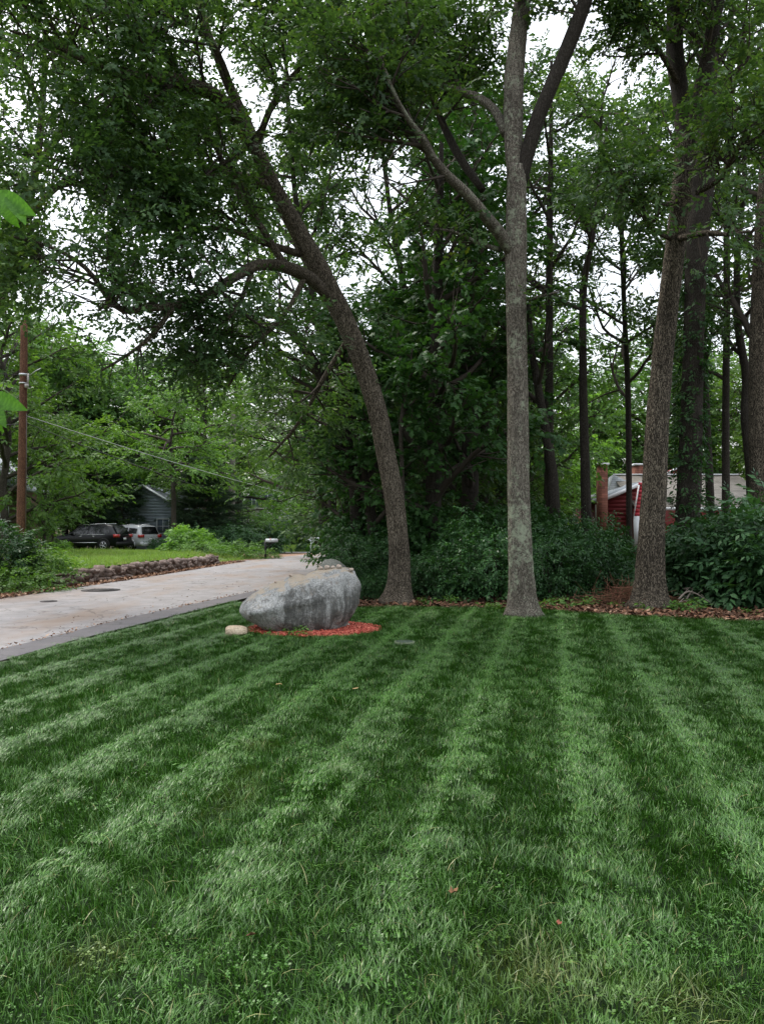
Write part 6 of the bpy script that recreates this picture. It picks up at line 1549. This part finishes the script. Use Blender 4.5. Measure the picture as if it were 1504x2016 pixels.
def red_house():
    t = thing('red_house', 'red clapboard house with two brick chimneys and tan roof beyond the wood', 'house', (14.0, 41.0, float(ground_z(14, 41))))
    z0 = t.location.z
    # left wing: low gable end facing the lawn
    A = at(1190, 1085, 40.0); B_ = at(1251, 1085, 40.0); pk = at(1268, 945, 40.0); el = at(1180, 985, 40.0)
    xl, xr = A[0], B_[0] + .35; zl = at(1190, 984, 40)[2]; zr = at(1250, 953, 40)[2]
    def wf(z): 
        if z <= zl: return (0, xr - xl)
        f = (z - zl) / (zr - zl); return (min(f, 1) * (xr - xl), xr - xl)
    b = Buf(); b.prism([(xl, z0), (xr, z0), (xr, zr), (xl, zl)], 40.02, 46.0); part('wall', b, M['red_board'], t, False, True)
    boards(t, M['red_board'], (xl, 40.0), (1, 0), wf, z0 + .1, zr, .21)
    # its grey roof, rising to the right, with a white rake board
    b = Buf(); d = np.array([xr - xl, 0, zr - zl]); 
    e0 = np.array([xl, 39.75, zl]) - d * .22 + (0, 0, .06); e1 = np.array([xr, 39.75, zr]) + (0, 0, .06)
    b.add([e0, e1, e1 + (0, 6.4, .0), e0 + (0, 6.4, .0), e0 + (0, 0, .08), e1 + (0, 0, .08), e1 + (0, 6.4, .08), e0 + (0, 6.4, .08)], [(0, 1, 5, 4), (1, 2, 6, 5), (2, 3, 7, 6), (3, 0, 4, 7), (4, 5, 6, 7), (3, 2, 1, 0)])
    rf = part('roof', b, M['grey_shingle'], t, False, True)
    b = Buf(); b.add([e0 + (0, -.05, -.10), e1 + (0, -.05, -.10), e1 + (0, -.05, .10), e0 + (0, -.05, .10), e0 + (0, -.01, -.10), e1 + (0, -.01, -.10), e1 + (0, -.01, .10), e0 + (0, -.01, .10)], [(0, 1, 2, 3), (4, 7, 6, 5), (0, 4, 5, 1), (3, 2, 6, 7), (0, 3, 7, 4), (1, 5, 6, 2)])
    part('rake_board', b, M['white_trim'], t, False, True)
    # second, steeper grey roof slope behind (the part that shows against the trees)
    b = Buf(); q0, q1, q2 = at(1196, 972, 43), at(1207, 934, 43), at(1250, 955, 43); b.add([q0, q2, q2 + (0, 3, 0), q1 + (.6, 3, 0), q1], [(0, 1, 4), (1, 2, 3, 4), (0, 4, 3)]); 
    part('roof', b, M['grey_shingle'], t, False, True)
    # chimneys
    for px, y0_, y1_, Y, w in ((1188, 915, 1060, 39.2, .46), (1261, 916, 960, 44.0, .62)):
        c = at(px, 1000, Y)[0]; zt = at(px, y0_, Y)[2]; b = Buf(); zz0 = z0 if px < 1200 else 3.0
        b.box((c, Y + .3, (zz0 + zt) / 2), (w, w, zt - zz0)); ch = part('chimney', b, M['brick'], t, False, True)
        b = Buf(); b.box((c, Y + .3, zt + .05), (w + .14, w + .14, .10)); part('chimney_cap', b, M['white_trim'], ch, False, True)
    # white door at the left, white window wall of the main block
    b = Buf(); c = at(1181, 1018, 40.2); b.box((c[0], 40.3, c[2]), (.42, .08, 1.3)); part('door', b, M['white_trim'], t, False, True)
    # main block: bright red gable return, white below, long tan roof facing the lawn
    g0 = at(1247, 1085, 39.2); xa, xb = at(1249, 1000, 39.2)[0], at(1500, 1000, 39.2)[0] + 1
    ze = at(1300, 1003, 39.2)[2]; zr2 = at(1300, 939, 44)[2]
    b = Buf(); b.box(((xa + xb) / 2, 41.9, (z0 + ze) / 2), (xb - xa - .3, 5.0, ze - z0)); part('wall', b, M['red_board'], t, False, True)
    b = Buf(); b.add([(xa, 39.0, ze), (xb, 39.0, ze), (xb, 44.0, zr2), (xa + .28, 44.0, zr2), (xa, 39.0, ze + .1), (xb, 39.0, ze + .1), (xb, 44.0, zr2 + .1), (xa + .28, 44.0, zr2 + .1), ], [(0, 1, 5, 4), (4, 5, 6, 7), (3, 2, 1, 0), (0, 4, 7, 3), (1, 2, 6, 5), (2, 3, 7, 6)])
    part('roof', b, M['tan_shingle'], t, False, True)
    b = Buf(); b.box(((xa + xb) / 2, 38.94, ze + .03), (xb - xa, .08, .16)); part('gutter', b, M['white_trim'], t, False, True)
    b = Buf(); b.box(((xa + xb) / 2 + .2, 44.05, zr2 + .14), (xb - xa - .4, .25, .07)); part('ridge_cap', b, M['white_trim'], t, False, True)
    # gable return: leaning red panel of boards with a pale edge
    za, zb_ = at(1247, 1016, 38.8)[2], at(1252, 955, 38.8)[2]; k = 0; z = za
    x0_, x1_ = at(1246, 1015, 38.8)[0], at(1268, 1015, 38.8)[0]
    while z < zb_:
        f = (z - za) / (zb_ - za); xs0 = x0_ + f * .28
        b = Buf(); b.box(((xs0 + x1_) / 2, 38.8 + .02 * (k % 2), z + .09), (x1_ - xs0, .05, .175)); part('clapboard', b, M['red_bright'], t, False, True, 'brighter red clapboard of the main block') ; z += .19; k += 1
    b = Buf(); b.tube([(x0_, 38.74, za), (x0_ + .28, 38.74, zb_)], .035, 4); part('corner_board', b, M['white_trim'], t, False, True)
    b = Buf(); b.box((x0_ + .25, 38.8, za - .8), (.46, .08, 1.6)); part('white_panel', b, M['white_trim'], t, False, True)
    # small upper gable behind the ridge
    q = [at(1300, 940, 45), at(1336, 921, 45), at(1372, 940, 45)]; b = Buf(); b.prism([(v[0], v[2]) for v in q], 45.0, 46.5); part('upper_gable', b, M['red_board'], t, False, True)
    for a_, c_ in ((q[0], q[1]), (q[1], q[2])): b = Buf(); b.tube([a_ + (0, -.06, .05), c_ + (0, -.06, .05)], .06, 4); part('rake_board', b, M['white_trim'], t, False, True)
M['red_bright'] = simple('bright_red_clapboard', (.40, .035, .05), .6, .3, var=.1)
red_house()

def gable_house(label, pl, pr, pk, Y, ye, base_py, mat, roof, depth=9, h=.2, wins=(), shutters=None, trim=None, roofside=0):
    """Gable end facing the lawn: left eave px pl, right eave px pr, peak (pk); ye = eave pixel row."""
    L_, R_, K = at(pl, ye, Y), at(pr, ye, Y), at(pk[0], pk[1], Y); z0 = float(ground_z((L_[0] + R_[0]) / 2, Y)) - .1
    t = thing('house', label, 'house', ((L_[0] + R_[0]) / 2, Y + depth / 2, z0))
    b = Buf(); b.prism([(L_[0], z0), (R_[0], z0), (R_[0], R_[2]), (K[0], K[2]), (L_[0], L_[2])], Y + .02, Y + depth); part('wall', b, mat, t, False, True)
    def wf(z):
        if z <= L_[2]: return 0, R_[0] - L_[0]
        f = min(1, (z - L_[2]) / (K[2] - L_[2])); return f * (K[0] - L_[0]), R_[0] - L_[0] - f * (R_[0] - K[0])
    boards(t, mat, (L_[0], Y), (1, 0), wf, z0 + .2, K[2], h, .025)
    for E in (L_, R_):
        d = (K - E); o_ = -.16 * d; b = Buf(); e0 = E + o_ + (0, -.35, .05); k0 = K + (0, -.35, .05 + (.0 if E is L_ else .002))
        b.add([e0, k0, k0 + (0, depth + .6, 0), e0 + (0, depth + .6, 0), e0 + (0, 0, .14), k0 + (0, 0, .14), k0 + (0, depth + .6, .14), e0 + (0, depth + .6, .14)], [(0, 1, 5, 4), (4, 5, 6, 7), (3, 2, 1, 0), (0, 4, 7, 3), (1, 2, 6, 5), (2, 3, 7, 6)]); part('roof', b, roof, t, False, True)
        b = Buf(); b.tube([e0 + (0, -.04, .05), k0 + (0, -.04, .05)], .09, 4); part('rake_board', b, M['white_trim'], t, False, True)
    for px, py, w, hh in wins: c = at(px, py, Y); window(t, (c[0], Y - .02, c[2]), (1, 0), w, hh, shutters)
    return t
gable_house('blue-grey sided house showing through the pines behind the silver car', 232, 352, (283, 958), 57, 1000, 1070, M['blue_board'], M['grey_shingle'], wins=((262, 1032, .9, 1.0), (322, 1036, .9, 1.0)), h=.22)
gable_house('beige house with dark shutters beyond the picket fence', 470, 612, (528, 935), 100, 1000, 1060, M['beige_board'], M['grey_shingle'], wins=((536, 983, 1.1, 1.7), (505, 985, 1.1, 1.7), (560, 1025, 1.2, 1.6)), shutters=simple('dark_shutter', (.04, .055, .08)), h=.25, depth=12)
gable_house('brown sided house with grey roof cut by the left edge', -150, 16, (-62, 895), 40, 958, 1075, M['brown_board'], M['grey_shingle'], wins=((3, 1015, .8, .8),), h=.2, depth=4)

# ------------------------------------------------------------------ mailboxes and picket fence
def mailbox(label, px, py, Y, s, postmat, arm):
    x = (px - CX) / F_PX * Y; z = at(px, py, Y)[2]; z = float(ground_z(x, Y)); t = thing('mailbox', label, 'mailbox', (x, Y, z), 'mailboxes by the road')
    b = Buf(); b.box((0, 0, .5 * s), (.11 * s, .11 * s, 1.05 * s + .2)); part('post', b, postmat, t)
    b = Buf(); b.box((.22 * s, 0, .93 * s), (.66 * s, .09 * s, .08 * s)); b.tube([(.04, 0, .62 * s), (.30 * s, 0, .90 * s)], .035 * s, 4); part('arm', b, postmat, t)
    b = Buf(); w, h = .20 * s, .17 * s; ar = [(-w / 2, 0), (w / 2, 0), (w / 2, h * .55)] + [(w / 2 * math.cos(a), h * .55 + w / 2 * math.sin(a)) for a in np.linspace(.2, PI - .2, 7)] + [(-w / 2, h * .55)]
    n_ = len(ar); x0, x1 = .02 * s, .68 * s; b.add([(x0, y_, z_ + .975 * s) for y_, z_ in ar] + [(x1, y_, z_ + .975 * s) for y_, z_ in ar], [tuple(range(n_))[::-1], tuple(range(n_, 2 * n_))] + [(i, (i + 1) % n_, (i + 1) % n_ + n_, i + n_) for i in range(n_)])
    bx = part('box', b, M['white_trim'], t)
    b = Buf(); b.box((.70 * s, 0, .975 * s + h * .5), (.02, w * .8, h * .9)); part('door', b, M['white_trim'], bx)
    b = Buf(); b.box((.30 * s, -w / 2 - .015, 1.15 * s), (.03, .012, .16 * s)); part('flag', b, M['tail'], bx)
    if arm:
        b = Buf(); b.tube([(0, 0, 1.05 * s), (0, 0, 1.32 * s)], [.06 * s, .015 * s], 4); part('finial', b, postmat, t)
        b = Buf(); b.box((-.16 * s, 0, 1.0 * s), (.26 * s, .08 * s, .07 * s)); part('cross_arm', b, postmat, t)
    return t
mailbox('white mailbox on a black post by the road bend', 523, 1100, 44.5, 1.0, simple('black_post', (.015, .015, .016)), False)
mailbox('white mailbox on a white post beside the dark bush', 612, 1085, 64.0, 1.02, M['white_trim'], True)

def picket_fence():
    Y = 93.0; a, c = at(512, 1066, Y), at(636, 1066, Y); z0 = float(ground_z(a[0], Y)); n_ = 58
    t = thing('picket_fence', 'weathered grey picket fence beyond the far lawn', 'fence', (a[0], Y, z0))
    mat = simple('weathered_wood', (.13, .115, .11), .85, .2, var=.3, scale=4)
    W = c[0] - a[0]; b = Buf(); s = W / n_; b.prism([(-s * .3, 0), (s * .3, 0), (s * .3, 1.0), (0, 1.12), (-s * .3, 1.0)], -.012, .012); me = buf_mesh('picket', b, mat)
    for k in range(n_): o = link('picket', me, t, (s * (k + .5), -.06, .05 + .01 * math.sin(k * 3.1)))
    for z_ in (.3, .85): b = Buf(); b.box((W / 2, -.01, z_), (W, .04, .09)); part('rail', b, mat, t)
    for k in range(5): b = Buf(); b.box((W * k / 4, .05, .6), (.1, .09, 1.25)); part('post', b, mat, t)
picket_fence()

# ------------------------------------------------------------------ things lying on the lawn
def dead_leaf(label, px, py, s, c, seed):
    rng = np.random.default_rng(seed); q = base_pt(px, py); V, F = leaf_shape('oak'); V = V * s; V[:, 2] = V[:, 2] * .6 + rng.normal(0, .004, len(V)) + .25 * V[:, 1] ** 2 / s
    t = np.concatenate([V, V - (0, 0, .0015)]); n_ = len(V); b = Buf(); b.add(t, F + [tuple(i + n_ for i in f[::-1]) for f in F])
    me = buf_mesh('fallen_leaf', b, simple('dry_leaf', c, .8, .2, var=.25, scale=40)); o = link('fallen_leaf', me, None, (q[0], q[1], .058)); o.rotation_euler = (rng.normal(0, .3), rng.normal(-.1, .2), rng.uniform(0, 6.28))
    return tag(o, label, 'leaf', 'fallen leaves on the lawn')
dead_leaf('curled pale tan leaf on the bright stripe below the boulder', 697, 1366, .12, (.30, .21, .10), 1)
dead_leaf('dry tan leaf on the dark stripe lower left of the boulder', 556, 1356, .10, (.26, .19, .08), 2)
dead_leaf('small brown leaf low in the middle of the lawn', 900, 1771, .05, (.16, .08, .04), 3)
dead_leaf('reddish dry leaf fragment in the long grass near the bottom', 1092, 1832, .04, (.17, .055, .035), 4)
dead_leaf('upright brown leaf sliver on the lower left of the lawn', 487, 1862, .045, (.15, .07, .045), 5)

# ------------------------------------------------------------------ sapling whose leaves hang in at the left edge, close to the camera
M['leaf_vein'] = M['leaf_near']
def sapling():
    base = np.array([-2.35, 2.25, 0.0]); t = thing('sapling', 'young tree whose bright green leaves hang into view at the left edge', 'tree', base)
    rng = np.random.default_rng(66)
    P = smooth_path(np.array([(*base, .035), (-2.4, 2.3, .9, .03), (-2.3, 2.3, 1.8, .024), (-2.2, 2.35, 2.7, .016), (-2.15, 2.3, 3.4, .006)]), .1); b = Buf(); b.tube(P[:, :3], P[:, 3], 10); part('trunk', b, M['bark_c'], t, True, True)
    def leafmesh(L, W):
        V, F = [], []; n_ = 24
        for i in range(n_ + 1):
            s = i / n_; w = W * math.sin(PI * s ** .85) ** .8 * (1 - .12 * s) if 0 < i < n_ else .001
            z = -.28 * L * s * s
            for j, v in enumerate((-1, -.5, 0, .5, 1)): V.append((L * s, w * v, z + .16 * w * abs(v) + .0016 * math.sin(s * 62 - 5 * abs(v)) * (v != 0)))
        for i in range(n_):
            for j in range(4): a = i * 5 + j; F.append((a, a + 5, a + 6, a + 1))
        b = Buf(); b.add(V, F); me = buf_mesh('leaf', b, M['leaf_near'], True); attr(me, 'lr', [min(1, .25 + .45 * (math.sin((i // 4) / n_ * 62 - 5 * abs((i % 4) - 1.5) * .5) > .5) + .12 * ((i % 4) in (1, 2)) + rng.uniform(0, .12)) for i in range(len(F))]); return me
    LM = [leafmesh(.115, .026), leafmesh(.10, .024), leafmesh(.13, .028)]
    for (sx, sy, Y0), leaves in (((-40, 378, 2.25), [(-8, 380, 2.2, 30, 25), (14, 384, 2.2, 48, -20), (2, 390, 2.25, 62, 30), (-12, 398, 2.2, 84, 10), (-22, 420, 2.15, 80, -25), (-30, 450, 2.2, 75, 30)]),
                                 ((-40, 775, 2.2), [(-22, 778, 2.2, 20, 20), (-30, 784, 2.15, 45, -15), (-34, 792, 2.2, 60, 30)])):
        tip = at(sx, sy, Y0); st_ = P[np.argmin(abs(P[:, 2] - (tip[2] - .15))), :3]
        last = at(leaves[0][0], leaves[0][1], Y0)
        C = smooth_path(np.array([(*st_, .012), (*((st_ + tip) / 2 + (0, 0, .06)), .008), (*tip, .005), (*last, .002)]), .05); b = Buf(); b.tube(C[:, :3], C[:, 3], 6); part('branch', b, M['twig'], t, True, True)
        for (lx, ly, lY, dn, roll) in leaves:
            lsc = 1.0
            q = at(lx, ly, lY); o = link('leaf', LM[rng.integers(0, 3)], t, tuple(q - base)); a = math.radians(dn)
            X = Vector((math.cos(a), -.25 + rng.normal(0, .1), -math.sin(a))).normalized(); Z = Vector((0, -1, .5))
            Z.rotate(Vector((1, 0, 0)).to_track_quat('X', 'Z')); Z = (Z - X * Z.dot(X)).normalized(); Yx = Z.cross(X)
            ca, sa = math.cos(math.radians(roll)), math.sin(math.radians(roll)); Y2 = Yx * ca + Z * sa; Z2 = X.cross(Y2)
            from mathutils import Matrix
            o.rotation_euler = Matrix((X, Y2, Z2)).transposed().to_euler(); o.scale = (lsc, lsc, lsc)
sapling()
print('total tris in leaves', TRIS[0])
